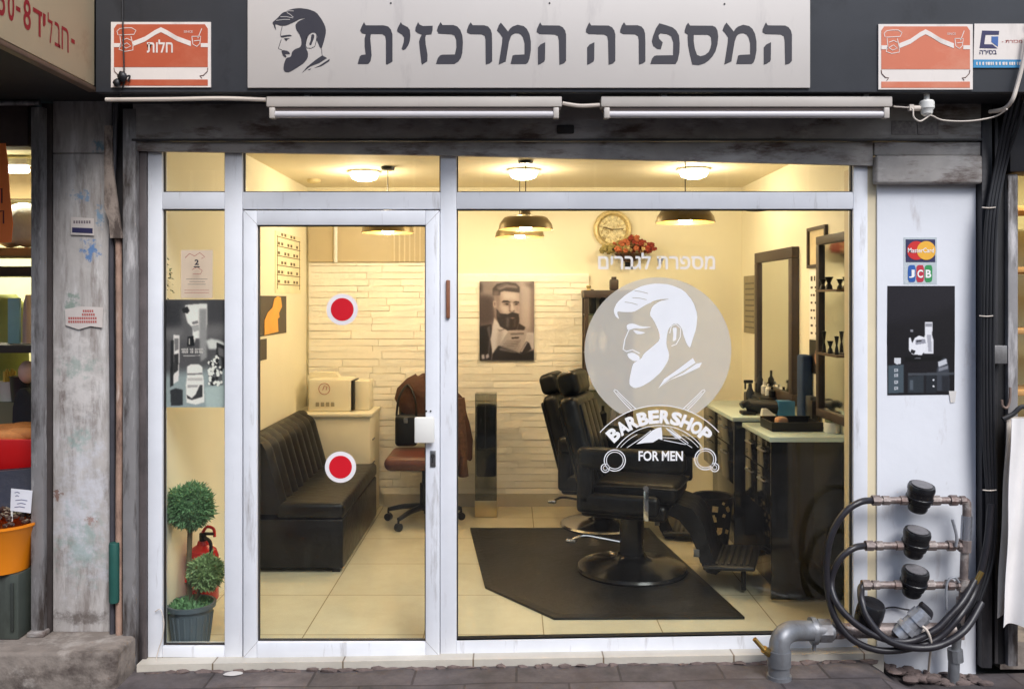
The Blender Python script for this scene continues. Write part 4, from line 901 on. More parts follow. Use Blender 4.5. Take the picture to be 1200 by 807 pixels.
meter_row(1022, 1131, 586, 1077, 'top water meter, with its dark round body on a rusty pipe')
meter_row(1014, 1128, 639, 1072, 'middle water meter, between the top one and the grey handled one')
meter_row(1010, 1127, 685, 1070, 'third water meter from the top, with a hose bending down from it')
k = S * .976
t = thing('water_pipe', 'grey main pipe with large elbow carrying the lowest black meter', 'pipe', P(960, 738))
wy2 = -.13
mb = MB().tube([P(913, 830, -.25), P(913, 772, -.25), P(914, 753, -.248), P(919, 743.5, -.235), P(928, 739, -.20), P(942, 738.5, -.155), P(974, 738.5, wy2)], 11.5 * k, 18, 5)
mb.cyl(P(913, 779, -.25), P(913, 761, -.25), 13.2 * k).cyl(P(950, 738.5, wy2), P(956, 738.5, wy2), 15.5 * k, seg=18).cyl(P(958, 738.5, wy2), P(972, 738.5, wy2), 14 * k, seg=8)
mb.cyl(P(913, 790, -.25), P(913, 798, -.25), 13.6 * k)
mb.box(X(952, wy2), X(956, wy2), wy2 - .01, wy2 + .01, Z(762, wy2), Z(745, wy2), .003)
obj('elbow', mb, galv, t)
obj('pipe', MB().cyl(P(974, 738.5, wy2), P(1118, 738, wy2), 8.6 * k).cyl(P(978, 738.5, wy2), P(986, 738.5, wy2), 10 * k, seg=8), pipe_m, t)
obj('small_valve', MB().cyl(P(884, 748, -.27), P(898, 764, -.27), 2.6 * k).cyl(P(895, 760, -.27), P(905, 768, -.25), 4.4 * k, seg=8), mat('brass', (176, 146, 86)), t)
c = Vector(P(1018, 722, wy2)); prof = [(0, -16), (13, -16), (15, -6), (15.5, 6), (15, 16), (13, 19), (0, 19)]
mb = MB().lathe([(r * k, h * k) for r, h in prof], tuple(c), 24); T = Matrix.Translation(c) @ Matrix.Rotation(R(18), 4, 'X') @ Matrix.Rotation(R(8), 4, 'Y') @ Matrix.Translation(-c); mb.v = [T @ v for v in mb.v]
obj('meter_body', mb, meter_b, t)
a_ = Vector(P(1052, 744, wy2 - .03)); b_ = Vector(P(1084, 716, wy2 - .05))
mb = MB().cyl(a_, b_, 9.5 * k, seg=16).cyl(a_.lerp(b_, .25), a_.lerp(b_, .40), 12 * k, seg=8).cyl(a_.lerp(b_, .62), a_.lerp(b_, .9), 11.5 * k, seg=10).cyl(P(1066, 748, wy2 - .02), P(1078, 722, wy2 - .05), 8 * k)
obj('valve_body', mb, mat('dull_zinc', (168, 170, 176), .4, .5, var=.2, sc=25, bump=.2), t)
obj('valve_handle', MB().tube([P(1088, 724, wy2 - .06), P(1090, 718, wy2 - .06), P(1086, 713, wy2 - .06), P(1079, 707, wy2 - .06)], 3.4 * k, 10), hose_m, t)
t = thing('pipe_manifold', 'rusty vertical riser joining the meters at the right of the white pillar', 'pipe', P(1130, 800))
mb = MB().tube([P(1126, 586), P(1131.5, 587.5), P(1133, 592), P(1133, 606)], 5 * k, 12, 4)
mb.cyl(P(1131, 634), P(1129, 690), 4.6 * k).cyl(P(1131, 632), P(1130.5, 646), 7.2 * k, seg=8).cyl(P(1129, 678), P(1128, 692), 7.0 * k, seg=8).cyl(P(1128, 692), P(1126, 748), 4 * k)
mb.cyl(P(1127, 700), P(1126, 712), 6 * k, seg=8)
obj('riser', mb, pipe_m, t)
obj('joint', MB().cyl(P(1133, 604), P(1131.5, 634), 6 * k, seg=14), mat('zinc_sleeve', (176, 178, 186), .25, .8), t)
obj('lever', MB().tube([P(1120, 640, wy - .03), P(1121, 628, wy - .035), P(1116, 608, wy - .04)], 1.8 * k, 8), mat('dull_zinc', (168, 170, 176)), t)
obj('lever', MB().tube([P(1112, 730, wy - .03), P(1109, 705, wy - .03), P(1110, 682, wy - .03), P(1118, 676, wy - .03), P(1124, 682, wy - .02)], 1.5 * k, 8), mat('dull_zinc', (168, 170, 176)), t)
obj('drain', MB().cyl(P(1122, 742), P(1120, 762), 5 * k).cyl(P(1119, 760), P(1120, 774), 8.5 * k, seg=10).cyl(P(1118, 774), P(1117, 812), 6.4 * k, seg=12), galv, t)
hy = -.145
def hose(name, pts, r, lab):
    obj(name, MB().tube([P(a, b, c) for a, b, c in pts], r * k, 12, 8), hose_m, label=lab, cat='hose', group='black hoses of the water meters')
hose('hose', [(1022, 586, wy), (1008, 588, hy + .01), (990, 600, hy), (975, 625, hy), (969, 655, hy), (970, 690, hy), (978, 722, hy - .02), (998, 748, hy - .04), (1028, 761, hy - .04), (1062, 760, hy - .04), (1098, 748, hy - .04), (1124, 722, hy - .03), (1143, 690, -.11), (1156, 640, -.10), (1161, 590, -.09)], 3.9, 'large hose looping widest from the top water meter')
hose('hose', [(1014, 639, wy), (1000, 642, hy + .01), (984, 655, hy + .005), (974, 680, hy + .01), (980, 705, hy - .03), (1000, 728, hy - .055), (1030, 746, hy - .06), (1064, 751, hy - .05), (1095, 738, hy - .05), (1112, 722, hy - .04), (1128, 704, hy - .02), (1142, 680, -.11)], 3.9, 'inner hose looping from the middle water meter under the valve')
hose('hose', [(1012, 685, wy), (1009, 690, wy - .01), (1010, 704, hy - .01), (1018, 726, hy - .045), (1038, 748, hy - .065), (1068, 758, hy - .062), (1100, 756, hy - .06), (1130, 738, hy - .045), (1150, 706, -.12)], 4.2, 'short hose dropping from the third water meter into the bundle')
obj('grey_wire', MB().tube([P(1076, 730, -.2), P(1086, 738, -.215), P(1091, 752, -.2), P(1090, 766, -.12), P(1088, 786, -.05)], 1.5 * k, 8), cable_w, label='thin pale wire hanging from the grey valve to the pavement', cat='wire')
obj('wall_wire', MB().tube([P(1034, 713, -.06), P(1046, 711, -.03), P(1058, 713, -.03), P(1072, 716, -.05), P(1080, 722, -.1)], 1.0 * k, 8), cable_b, label='thin dark wire across the white pillar above the lowest pipe', cat='wire')
obj('frame_wire', MB().tube([(X(182, -.01), -.012, Z(715)), (X(188, -.02), -.02, Z(712)), (X(192, -.03), -.03, Z(726)), (X(190, -.03), -.03, Z(745)), (X(186, -.02), -.02, Z(758)), (X(184, -.03), -.03, Z(772)), (X(196, -.06), -.06, Z(776))], .0022, 8), cable_w, label='thin loose wire hanging at the foot of the shop frame by the shutter guide', cat='wire')
obj('paper_scrap', MB().plate([smooth([(0, 0), (.05, -.01), (.09, .01), (.085, .03), (.04, .04), (.01, .025)])], lambda u, v, d: (X(262, -.12) + u, -.14 + v, SW(-1.35) + .008 + .03 * v + d), .001), mat('scrap_grey', (196, 192, 190), .7), label='small white paper scrap on the pavement by the door', cat='litter')
# ------------------------------------------------------------------ vinyl on the window, posters in the side pane
VY = .0262
white_v = film('white_vinyl', (243, 244, 248), .97, translucent=.12)
t = thing('window_decal', 'white vinyl decal of a bearded head over crossed razors and BARBERSHOP FOR MEN banner', 'decal', (X(771), VY, Z(552)))
ac = (690 + 557 / 6.724, 450 + 793 / 6.724); ar_ = 626 / 6.724
dp = [p for p in circ(771, 411, 86, 160, 90, 450) if math.hypot(p[0] - ac[0], p[1] - ac[1]) > ar_]
aa = [math.atan2(p[1] - ac[1], p[0] - ac[0]) for p in (dp[-1], dp[0])]
dp += [(ac[0] + ar_ * math.cos(aa[0] + (aa[1] - aa[0]) * k / 24), ac[1] + ar_ * math.sin(aa[0] + (aa[1] - aa[0]) * k / 24)) for k in range(1, 24)]
obj('frosted_disc', MB().pix(VY + .0008, .0006, dp), film('frosted_vinyl', (214, 213, 210), .52, translucent=.3), t)
def E(pts, n=1): return smooth(zoomed(pts, 690, 325, 5.041), n)
mb = MB()
mb.pix(VY, .0006, E([(148,190),(165,150),(220,100),(300,55),(350,42),(400,35),(480,42),(560,75),(615,140),(642,220),(635,300),(612,370),(598,418),(580,395),(560,345),(550,300),(525,272),(495,275),(470,305),(460,350),(458,400),(475,450),(470,490),(430,555),(370,610),(310,645),(270,655),(240,635),(240,600),(255,530),(265,505),(310,480),(325,450),(375,410),(420,370),(415,320),(385,255),(358,220),(375,170),(420,140),(470,128),(400,135),(340,160),(300,185),(265,205),(200,205),(170,200),(168,215),(181,248),(160,232),(150,212)]))
mb.pix(VY, .0006, E([(225,450),(260,442),(300,465),(300,490),(265,495),(235,475)]))
mb.pix(VY, .0006, E([(222,288),(232,275),(262,271),(310,290),(378,293),(310,303),(270,300),(230,314)]))
mb.pix(VY, .0006, E([(258,308),(300,318),(337,325),(310,335),(280,335)]))
mb.pix(VY, .0006, E([(495,296),(520,296),(518,330),(515,372),(494,378),(500,340)]))
mb.pix(VY, .0006, E([(410,655),(445,600),(530,540),(615,475),(630,503),(560,550),(480,595),(440,628)], 0))
mb.pix(VY, .0006, E([(668,503),(655,530),(560,575),(480,605),(420,648),(470,608),(560,562),(638,508)], 0))
for pts, wd in (([(237,310),(213,365),(203,425),(222,437),(258,427),(300,448)], 1.3), ([(478,330),(488,287),(515,276),(543,300),(540,352),(517,394),(488,405)], 1.0)): mb.line(VY, .0006, zoomed(pts, 690, 325, 5.041), wd)
obj('head', mb, white_v, t)
mb = MB()
for pts in ([(270,78),(310,84),(350,95)], [(258,120),(300,122),(342,132)], [(212,145),(250,150),(288,161)], [(470,128),(430,130),(400,136),(372,146)]): mb.line(VY - .0008, .0006, zoomed(pts, 690, 325, 5.041), .45)
obj('hair_lines', mb, mat('hair_line_grey', (150, 138, 110), .7), t)
BK = 6.724
def Q(u, v): return (690 + u / BK, 450 + v / BK)
def arc(cx, cy, r, a0, a1, n=36): return [Q(cx + r * math.sin(R(a0 + (a1 - a0) * k / n)), cy - r * math.cos(R(a0 + (a1 - a0) * k / n))) for k in range(n + 1)]
mb = MB()
mb.line(VY, .0006, arc(557, 793, 625, -48.6, 48.6), 1.0)
mb.line(VY, .0006, arc(557, 737, 412, -55, 55), .9)
mb.line(VY, .0006, arc(557, 755, 400, -50, -26, 12), .6); mb.line(VY, .0006, arc(557, 755, 400, 26, 50, 12), .6)
for cx, cy, kx, ky in ((205, 600, 130, 660), (918, 590, 992, 655)):
    for rr, wd in ((83, 1.1), (66, .8)): mb.line(VY, .0006, [Q(*p) for p in circ(cx, cy, rr, 40)] + [Q(cx + rr, cy)], wd)
    mb.line(VY, .0006, [Q(*p) for p in circ(kx, ky, 33, 20)] + [Q(kx + 33, ky)], 1.0); mb.line(VY, .0006, [Q(*p) for p in circ(kx, ky, 17, 14)] + [Q(kx + 17, ky)], .7)
for s in (-1, 1):
    f = lambda u, v: Q(557 + s * (u - 557), v)
    mb.line(VY, .0006, [f(335, 205), f(290, 160), f(225, 88), f(197, 52), f(203, 42), f(222, 50), f(262, 92), f(372, 195)], .9)
    mb.line(VY, .0006, [f(222, 68), f(280, 128), f(340, 188)], .7)
    mb.line(VY, .0006, [f(300, 500), f(420, 420), f(490, 365)], .7)
mb.pix(VY, .0006, [Q(*p) for p in ((375,472),(430,425),(500,365),(540,345),(572,338),(578,380),(580,440),(552,430),(505,458),(440,462))])
mb.pix(VY, .0006, [Q(*p) for p in ((600,338),(640,360),(735,425),(690,428),(640,385))])
mb.line(VY, .0006, [Q(640, 345), Q(785, 465), Q(760, 474), Q(590, 440)], .8); mb.line(VY, .0006, [Q(580, 420), Q(700, 428)], .6)
obj('banner', mb, white_v, t)
mb = MB()
for i, ch in enumerate('BARBERSHOP'):
    an = -42.3 + i * 9.4; cx, cy = 557, 793
    p = Q(cx, cy); 
    wd = 43 / BK; pc = Q(cx, cy - 483); pt = Q(cx, cy - 590)
    mb.text(ch, pixfn(VY), (pc[0] - wd, pc[0] + wd, -pc[1], -pt[1]), .05, rot=(p[0], -p[1], R(-an)))
pa = Q(392, 604); pb = Q(742, 525)
mb.text('FOR MEN', pixfn(VY), (pa[0], pb[0], -pa[1], -pb[1]), .025)
obj('lettering', mb, white_v, t)
obj('window_lettering', MB().text('םירבגל תרפסמ', pixfn(VY), (701, 838, -316, -296), .018), film('grey_white_vinyl', (232, 232, 236), .92, translucent=.2), label='pale Hebrew lettering stuck on the window above the head decal', cat='lettering')
sy = .008
for cx, cy, lab in ((401, 362.5, 'upper red round sticker with white ring on the door glass'), (399, 547, 'lower red round sticker with white ring on the door glass')):
    t = thing('door_sticker', lab, 'sticker', (X(cx), sy, Z(cy + 18)), group='red warning stickers on the door')
    obj('ring', MB().pix(sy + .003, .0006, circ(cx, cy, 18.3, 40)), mat('sticker_white', (232, 226, 228), .4), t)
    obj('disc', MB().pix(sy + .002, .0006, circ(cx, cy, 13.4, 36)), mat('sticker_red', (206, 22, 38), .4, var=.04), t)
t = thing('mezuzah', 'small slim brown mezuzah case fixed to the white mullion', 'case', (X(525), -.016, Z(373)))
obj('case', MB().box(X(522.8), X(527.6), -.016, -.001, Z(373), Z(328), .006, 3), mat('brown_wood', (140, 92, 66), .45, var=.15, sc=30), t)
py = .040
t = thing('product_poster', 'grey poster of grooming jars stuck inside the narrow side pane', 'poster', (X(229, py), py, Z(477, py)))
q = lambda u, v: (185 + u / 4.033, 280 + v / 4.033)
obj('backing', MB().pix(py, .001, [(193, 351), (264, 351), (264, 477), (193, 477)]), paper, t)
Y_ = [([(30,287),(120,287),(120,460),(30,420)], (52,52,58), 8), ([(230,287),(320,287),(320,420),(230,400)], (70,70,76), 8), ([(30,420),(320,400),(320,460),(30,480)], (112,112,118), 7), ([(30,640),(320,600),(320,800),(30,800)], (150,166,174), 8), ([(110,330),(160,320),(165,480),(120,470)], (96,96,102), 4),
  ([(130,312),(172,308),(200,306),(232,304),(233,400),(222,455),(206,470),(178,470),(170,500),(166,470),(164,420),(140,395),(128,350)], (238,238,242), 1.1), ([(196,330),(232,330),(232,560),(202,580),(196,470)], (150,152,158), 2), ([(160,392),(188,385),(192,398),(164,404)], (130,130,136), .8), ([(158,410),(192,404),(196,430),(170,440)], (170,172,178), .8),
  ([(112,330),(140,318),(150,340),(140,352),(118,348)], (36,36,40), 1), ([(140,462),(168,458),(174,505),(138,508)], (28,28,32), .9), ([(147,470),(152,470),(152,498),(147,498)], (220,220,224), .7),
  ([(74,452),(103,455),(102,560),(98,670),(62,690),(66,600)], (226,226,232), 1), ([(60,480),(76,478),(74,690),(58,700)], (40,40,44), 1), ([(78,470),(98,470),(98,520),(80,530)], (120,120,126), .9), ([(76,545),(98,540),(96,620),(72,640)], (54,54,58), .9),
  ([(138,602),(155,592),(195,592),(210,604),(210,640),(216,650),(220,770),(180,782),(135,772),(132,690),(138,645)], (236,236,240), 1), ([(137,634),(211,632),(211,640),(137,643)], (140,140,146), .7), ([(140,656),(210,655),(212,668),(140,670)], (196,196,200), .7), ([(136,735),(160,752),(178,735),(198,690),(212,690),(212,745),(160,760),(138,752)], (58,58,62), .9), ([(140,690),(190,690),(186,700),(140,702)], (170,170,176), .7),
  ([(228,480),(252,470),(290,478),(318,492),(318,520),(240,520)], (214,220,224), 2), ([(278,488),(318,505),(318,610),(300,612),(274,560)], (44,44,48), .9), ([(284,510),(312,520),(312,560),(286,548)], (110,110,116), 1.2),
  ([(236,600),(262,548),(300,560),(306,690),(244,692)], (96,100,106), 1.2), ([(222,700),(318,690),(318,795),(228,795)], (176,196,202), 2), ([(58,715),(84,704),(118,712),(118,785),(62,788)], (50,52,58), 1)]
random.seed(5)
for kk in range(44):
    a, b = random.uniform(240, 302), random.uniform(555, 690); r_ = random.uniform(5, 9); Y_.append(([(a + r_ * math.cos(z), b + r_ * 1.3 * math.sin(z)) for z in (0, 1, 2.2, 3.4, 4.6, 5.4)], random.choice(((240, 240, 242), (240, 240, 242), (36, 36, 40))), .5))
u_ = 112
for kk in range(13):
    if kk not in (4, 7): Y_.append(([(u_, 518), (u_ + 5.5, 516), (u_ + 5.5, 538), (u_ + .5, 540)], (206, 206, 210), .5)); Y_.append(([(u_ + 1.8, 523), (u_ + 3.8, 522), (u_ + 3.8, 530), (u_ + 1.8, 531)], (100, 100, 106), .4))
    u_ += 8
Y_.append(([(120, 550), (200, 548), (200, 552), (120, 554)], (190, 190, 196), .6))
printed('poster_print', py - .0012, 193, 264, 351, 477, (84, 84, 90), [([q(*p) for p in a], c, b) for a, c, b in Y_], t, tint=(1.08, 1.02, .98))
t = thing('paper_notice', 'pinkish paper notice with a dark figure and red scroll inside the narrow side pane', 'notice', (X(230, py), py, Z(349, py)))
obj('sheet', MB().pix(py, .0008, [(212, 293), (249.5, 293), (249, 349.5), (212, 349)]), mat('notice_paper', (238, 208, 188), .7, var=.03), t)
mb = MB().line(y, .001, [(217, 302), (222, 297), (228, 300), (234, 296), (240, 301), (236, 303)], .7).line(y, .001, [(225, 316), (231, 313), (237, 317), (235, 321), (226, 321)], .6)
for v in (340, 343): mb.line(y, .001, [(216, v), (245, v)], .5)
obj('red_print', mb, mat('faded_red_print', (176, 92, 86)), t)
mb = MB().text('2', pixfn(y), (228, 233, -310.5, -304), .04).pix(y, .001, [(227, 312), (234, 312), (234, 313.5), (227, 313.5)])
for v, a, b in ((327, 218, 243), (330, 222, 240), (333, 220, 241)): mb.line(y, .001, [(a, v), (b, v)], .45)
obj('dark_print', mb, ink, t)
leaf_d = mat('dull_green_leaf', (92, 112, 76), .6, var=.35, sc=30)
mb = MB(); random.seed(11)
for kk in range(40):
    z = Z(random.uniform(300, 350), .1); x = X(194, .1) + random.uniform(-.005, .035) * (1.2 - (z - Z(350, .1)) / .25); y_ = .10 + random.uniform(-.02, .02)
    d = Vector((random.uniform(-.6, 1), random.uniform(-1, 1), random.uniform(-.9, .3))).normalized() * random.uniform(.012, .024); n = d.cross(Vector((random.random(), random.random(), 1))).normalized() * .006
    p = Vector((x, y_, z)); mb.add([p, p + d * .5 + n, p + d, p + d * .5 - n], [(0, 1, 2, 3)])
mb.tube([(X(193, .1), .1, Z(295, .1)), (X(195, .1), .1, Z(325, .1)), (X(195, .1), .1, Z(350, .1))], .002, 6)
obj('hanging_sprig', mb, leaf_d, label='small dull green sprig hanging inside the narrow side pane', cat='plant')

# ------------------------------------------------------------------ topiary and fire extinguisher behind the left pane
ty = .185; tx = X(224, ty)
def leafball(mb, c, r, n, L, w):
    for _ in range(n):
        d = Vector((random.gauss(0, 1), random.gauss(0, 1), random.gauss(0, 1))).normalized()
        lump = 1 + .07 * math.sin(d.x * 5 + 1.3) * math.sin(d.y * 6 + .4) + .07 * math.sin(d.z * 7 + d.x * 4)
        p = Vector(c) + d * r * lump * random.choice((random.uniform(.66, .9), random.uniform(.8, .98)))
        dd = (d + Vector((random.gauss(0, .65), random.gauss(0, .65), random.gauss(0, .65)))).normalized() * L * random.choice((random.uniform(.5, 1.0), random.uniform(.8, 1.5)))
        s = dd.cross(Vector((random.gauss(0, 1), random.gauss(0, 1), random.gauss(0, 1)))).normalized() * w
        mb.add([p, p + dd * .5 + s, p + dd, p + dd * .5 - s], [(0, 1, 2, 3)])
tl = mat('topiary_leaf', (92, 130, 88), .6, var=.45, sc=45)
t = thing('topiary_plant', 'potted topiary with a large and a small leafy ball in a dark ribbed pot', 'plant', (tx, ty, 0))
pz = Z(756, ty); pt = Z(709, ty)
pot = [(0, 0), (.082, 0), (.103, pt - pz - .022), (.116, pt - pz - .022), (.118, pt - pz), (.105, pt - pz), (.1, pt - pz - .02), (0, pt - pz - .02)]
mb = MB().lathe(pot, (tx, ty, max(0.001, pz)), 40)
for kk in range(20):
    a = 2 * math.pi * kk / 20; mb.cyl((tx + .0815 * math.cos(a), ty + .0815 * math.sin(a), pz + .012), (tx + .1005 * math.cos(a), ty + .1005 * math.sin(a), pt - .03), .006, seg=6)
obj('pot', mb, mat('slate_pot', (82, 92, 100), .5, var=.1), t)
c1 = (X(223, ty), ty, Z(593, ty)); c2 = (X(243, ty), ty - .02, Z(669, ty))
mb = MB().tube([(tx - .005, ty, pt - .02), (tx - .01, ty, Z(660, ty)), (c1[0], ty, Z(615, ty))], .013, 8); mb.tube([(tx, ty, pt), (tx + .03, ty - .01, Z(700, ty)), c2], .009, 8)
obj('stem', mb, mat('twig_brown', (86, 74, 52), .8, var=.3, sc=40, bump=.4), t)
random.seed(21)
mb = MB().ball(c1, .108 * .66, 3); leafball(mb, c1, .108, 4200, .026, .0036); obj('foliage', mb, tl, t)
mb = MB().ball(c2, .078 * .64, 3); leafball(mb, c2, .079, 2300, .025, .0042); obj('foliage', mb, mat('topiary_leaf_olive', (116, 140, 92), .6, var=.45, sc=45), t)
mb = MB()
for kk in range(900):
    a = random.uniform(0, 6.283); r = .098 * math.sqrt(random.random()); p = Vector((tx + r * math.cos(a), ty + r * math.sin(a), pt - .012 + random.uniform(0, .05) * (1 - r / .13)))
    dd = Vector((random.gauss(0, .6), random.gauss(0, .6), random.uniform(.2, 1))).normalized() * .03; s = dd.cross(Vector((random.gauss(0, 1), random.gauss(0, 1), .2))).normalized() * .005
    mb.add([p, p + dd * .5 + s, p + dd, p + dd * .5 - s], [(0, 1, 2, 3)])
obj('foliage', mb, tl, t)
ey = .40; ex = XL + .083
t = thing('fire_extinguisher', 'red fire extinguisher behind the potted topiary', 'fire extinguisher', (ex, ey, .12))
red_e = mat('extinguisher_red', (198, 22, 26), .28, var=.05)
z0 = Z(703, ey); z1 = Z(640, ey)
obj('cylinder', MB().lathe([(0, 0), (.07, 0), (.078, .012), (.078, z1 - z0 - .05), (.066, z1 - z0 - .015), (.03, z1 - z0 + .01), (.024, z1 - z0 + .03), (0, z1 - z0 + .03)], (ex, ey, z0), 32), red_e, t)
obj('valve', MB().cyl((ex, ey, z1 + .03), (ex, ey, z1 + .065), .018).box(ex - .015, ex + .06, ey - .012, ey + .012, z1 + .06, z1 + .072, .003), black_plastic, t)
obj('handle', MB().tube([(ex - .005, ey, z1 + .065), (ex + .02, ey, z1 + .10), (ex + .055, ey, z1 + .09), (ex + .06, ey, z1 + .05)], .008, 8), red_e, t)
obj('hose', MB().tube([(ex + .02, ey - .02, z1 + .05), (ex + .06, ey - .06, z1 + .03), (ex + .06, ey - .07, z1 - .08), (ex + .03, ey - .083, z1 - .16)], .009, 8), black_plastic, t)
obj('wall_bracket', MB().box(XL + .001, ex - .02, ey - .03, ey + .03, z0 + .1, z0 + .14).box(XL + .001, ex, ey - .04, ey + .04, z0 - .02, z0 - .001), red_e, t)

# ------------------------------------------------------------------ couch, cabinet, toaster oven
t = thing('couch', 'long black leather waiting couch along the side wall', 'couch', (-1.34, 2.0, 0))
cy0, cy1, cx1 = 1.28, 2.64, -1.03
obj('base', MB().box(XL + .06, cx1 - .004, cy0 + .004, cy1 - .004, .03, .33, .012), black_leather, t)
obj('seat', MB().box(XL + .22, cx1, cy0, cy1, .331, .432, .03, 4), black_leather, t)
for yy in (cy0 + .04, cy1 - .08): obj('leg', MB().box(cx1 - .08, cx1 - .03, yy, yy + .05, 0, .029), black_plastic, t)
# channelled backrest: padded vertical sections leaning on the wall
nseg = 9
for i in range(nseg):
    a = cy0 + (cy1 - cy0) * i / nseg + .003; b = cy0 + (cy1 - cy0) * (i + 1) / nseg - .003; rings = []
    for j in range(13):
        v = j / 12; z = .36 + .47 * v; xb = XL + .045; xf = XL + .27 - .13 * v; n_ = []
        rnd = 1 - max(0, (v - .86) / .14) ** 2 * .6
        for k2 in range(9):
            u = k2 / 8; n_.append((xb + (xf - xb) * rnd + .022 * math.sin(math.pi * u) * rnd, a + (b - a) * u, z))
        rings.append(n_ + [(xb, b, z), (xb, a, z)])
    obj('backrest', MB().loft(rings), black_leather, t)
cab_w = mat('cream_laminate', (226, 218, 196), .45, var=.03)
t = thing('side_cabinet', 'low cream cabinet in the corner behind the couch', 'cabinet', (-1.36, 2.85, 0))
obj('body', MB().box(XL + .01, -1.075, 2.58, 3.05, 0, .785, .003), cab_w, t)
obj('top', MB().box(XL + .005, -1.06, 2.565, 3.05, .786, .812, .004), cab_w, t)
for zz in (.42, .60): obj('handle', MB().cyl((-1.068, 2.68, zz), (-1.068, 2.76, zz), .006), steel, t)
ty_ = 2.68; tz = .813
t = thing('toaster_oven', 'cream toaster oven with a row of small buttons on the cabinet', 'toaster oven', (X(388, ty_), ty_, tz))
tx0, tx1 = X(361, ty_), X(411, ty_)
obj('body', MB().box(tx0, tx1, ty_, ty_ + .26, tz, Z(444, ty_), .015, 3), cab_w, t)
obj('side_vent', MB().box(tx1 + .001, tx1 + .022, ty_ + .01, ty_ + .25, tz + .01, Z(446, ty_), .004), black_plastic, t)
mb = MB()
for kk in range(4): mb.box(X(370 + kk * 6, ty_), X(374 + kk * 6, ty_), ty_ - .006, ty_ - .0005, Z(476, ty_), Z(471, ty_), .001)
obj('buttons', mb, mat('button_grey', (150, 140, 118), .5), t)
mb = MB().line(ty_ - .003, .002, circ(380, 455.5, 6.5, 24) + [(386.5, 455.5)], .7).line(ty_ - .003, .002, [(378, 457), (380, 452), (383, 453), (382, 457)], .8)
obj('emblem', mb, mat('button_red', (176, 110, 96), .5), t)
obj('cream_box', MB().box(X(415, 2.75), X(433, 2.75), 2.75, 2.95, tz, Z(446, 2.75), .01), cab_w, label='cream box standing beside the toaster oven', cat='box')
obj('bread_bin', MB().loft([[(X(362 + (36 * a_), 2.9), 2.84 + .1 * b_, tz + .20 + .11 * math.sin(math.pi * (.15 + .7 * a_)) * 0 + c_) for a_, c_ in ((0, 0), (1, 0), (1.02, .05), (.9, .09), (.1, .09), (0, .06))] for b_ in (0, 1)]).box(X(364, 2.9), X(397, 2.9), 2.85, 2.93, tz, tz + .201), cab_w, label='cream rounded bin behind the toaster oven', cat='bin')

# ------------------------------------------------------------------ office chair with jacket, glass display column
brown = mat('brown_leather', (86, 45, 35), .42, var=.2, sc=9, bump=.15, bsc=60)
oy = 2.52; ox = X(497, oy)
t = thing('office_chair', 'brown leather swivel chair with black base behind the door', 'chair', (ox, oy, 0))
seat_z = .50
mb = MB().box(-.27, .27, -.26, .24, .43, .535, .05, 4); mb.v = [v + Vector((ox, oy, 0)) for v in mb.v]; obj('seat', mb, brown, t)
mb = MB().box(-.22, .22, .20, .29, .56, 1.02, .04, 4); mb.v = [v + Vector((ox, oy, 0)) for v in mb.v]; obj('backrest', mb, black_leather, t)
obj('stem', MB().cyl((ox, oy, .10), (ox, oy, .30), .032).cyl((ox, oy, .30), (ox, oy, .43), .016).box(ox - .1, ox + .1, oy - .1, oy + .1, .41, .4295, .005), black_plastic, t)
for kk in range(5):
    a = 2 * math.pi * kk / 5 + .35; ca, sa = math.cos(a), math.sin(a)
    lg = obj('leg', MB().tube([(ox + .03 * ca, oy + .03 * sa, .125), (ox + .16 * ca, oy + .16 * sa, .115), (ox + .29 * ca, oy + .29 * sa, .085)], .024, 10, 4, taper=.015), black_plastic, t)
    obj('caster', MB().cyl((ox + .29 * ca - .018 * sa, oy + .29 * sa + .018 * ca, .029), (ox + .29 * ca + .018 * sa, oy + .29 * sa - .018 * ca, .029), .0285, seg=16).cyl((ox + .29 * ca, oy + .29 * sa, .03), (ox + .29 * ca, oy + .29 * sa, .085), .008), black_plastic, lg)
rings = []
random.seed(4)
for j, (z, rx, ry, dx) in enumerate(((.44, .11, .05, .24), (.58, .15, .06, .20), (.72, .20, .075, .12), (.82, .245, .085, .05), (.92, .26, .09, .02), (1.0, .22, .09, 0), (1.06, .15, .075, -.01), (1.09, .08, .05, -.01))):
    rings.append([(ox + dx + rx * math.cos(a) * (1 + .05 * math.sin(a * 5 + j)), oy + .22 + ry * math.sin(a) * (1 + .12 * math.sin(a * 7 + j * 1.7)), z + .012 * math.sin(a * 4 + j)) for a in [2 * math.pi * q_ / 36 for q_ in range(36)]])
t = thing('jacket', 'rust brown jacket draped over the back of the swivel chair', 'jacket', (ox + .05, oy + .2, .44))
obj('body', MB().loft(rings), mat('jacket_suede', (76, 49, 40), .85, var=.3, sc=8, bump=1, bsc=13), t)
rings = []
for j in range(14):
    v = j / 13; z = .92 - .60 * v; rings.append([(ox + .235 + .05 * v + (.060 - .02 * v) * math.cos(a) * (1 + .12 * math.sin(3 * a + j)), oy + .16 + .05 * math.sin(a), z) for a in [2 * math.pi * q_ / 14 for q_ in range(14)]])
obj('sleeve', MB().loft(rings), mat('knit_brown', (92, 66, 54), .9, var=.4, sc=40, bump=.7, bsc=70), t)
t = thing('shoulder_bag', 'small black shoulder bag hanging on the swivel chair', 'bag', (ox - .15, oy + .08, .56))
obj('body', MB().box(ox - .23, ox - .06, oy + .06, oy + .14, .56, .80, .03, 3), black_plastic, t)
obj('strap', MB().tube([(ox - .22, oy + .10, .79), (ox - .2, oy + .10, .93), (ox - .14, oy + .15, 1.02), (ox - .08, oy + .10, .92), (ox - .07, oy + .10, .79)], .009, 8), black_plastic, t)
obj('clasp', MB().box(ox - .16, ox - .13, oy + .05, oy + .0595, .74, .78, .004), steel, t)
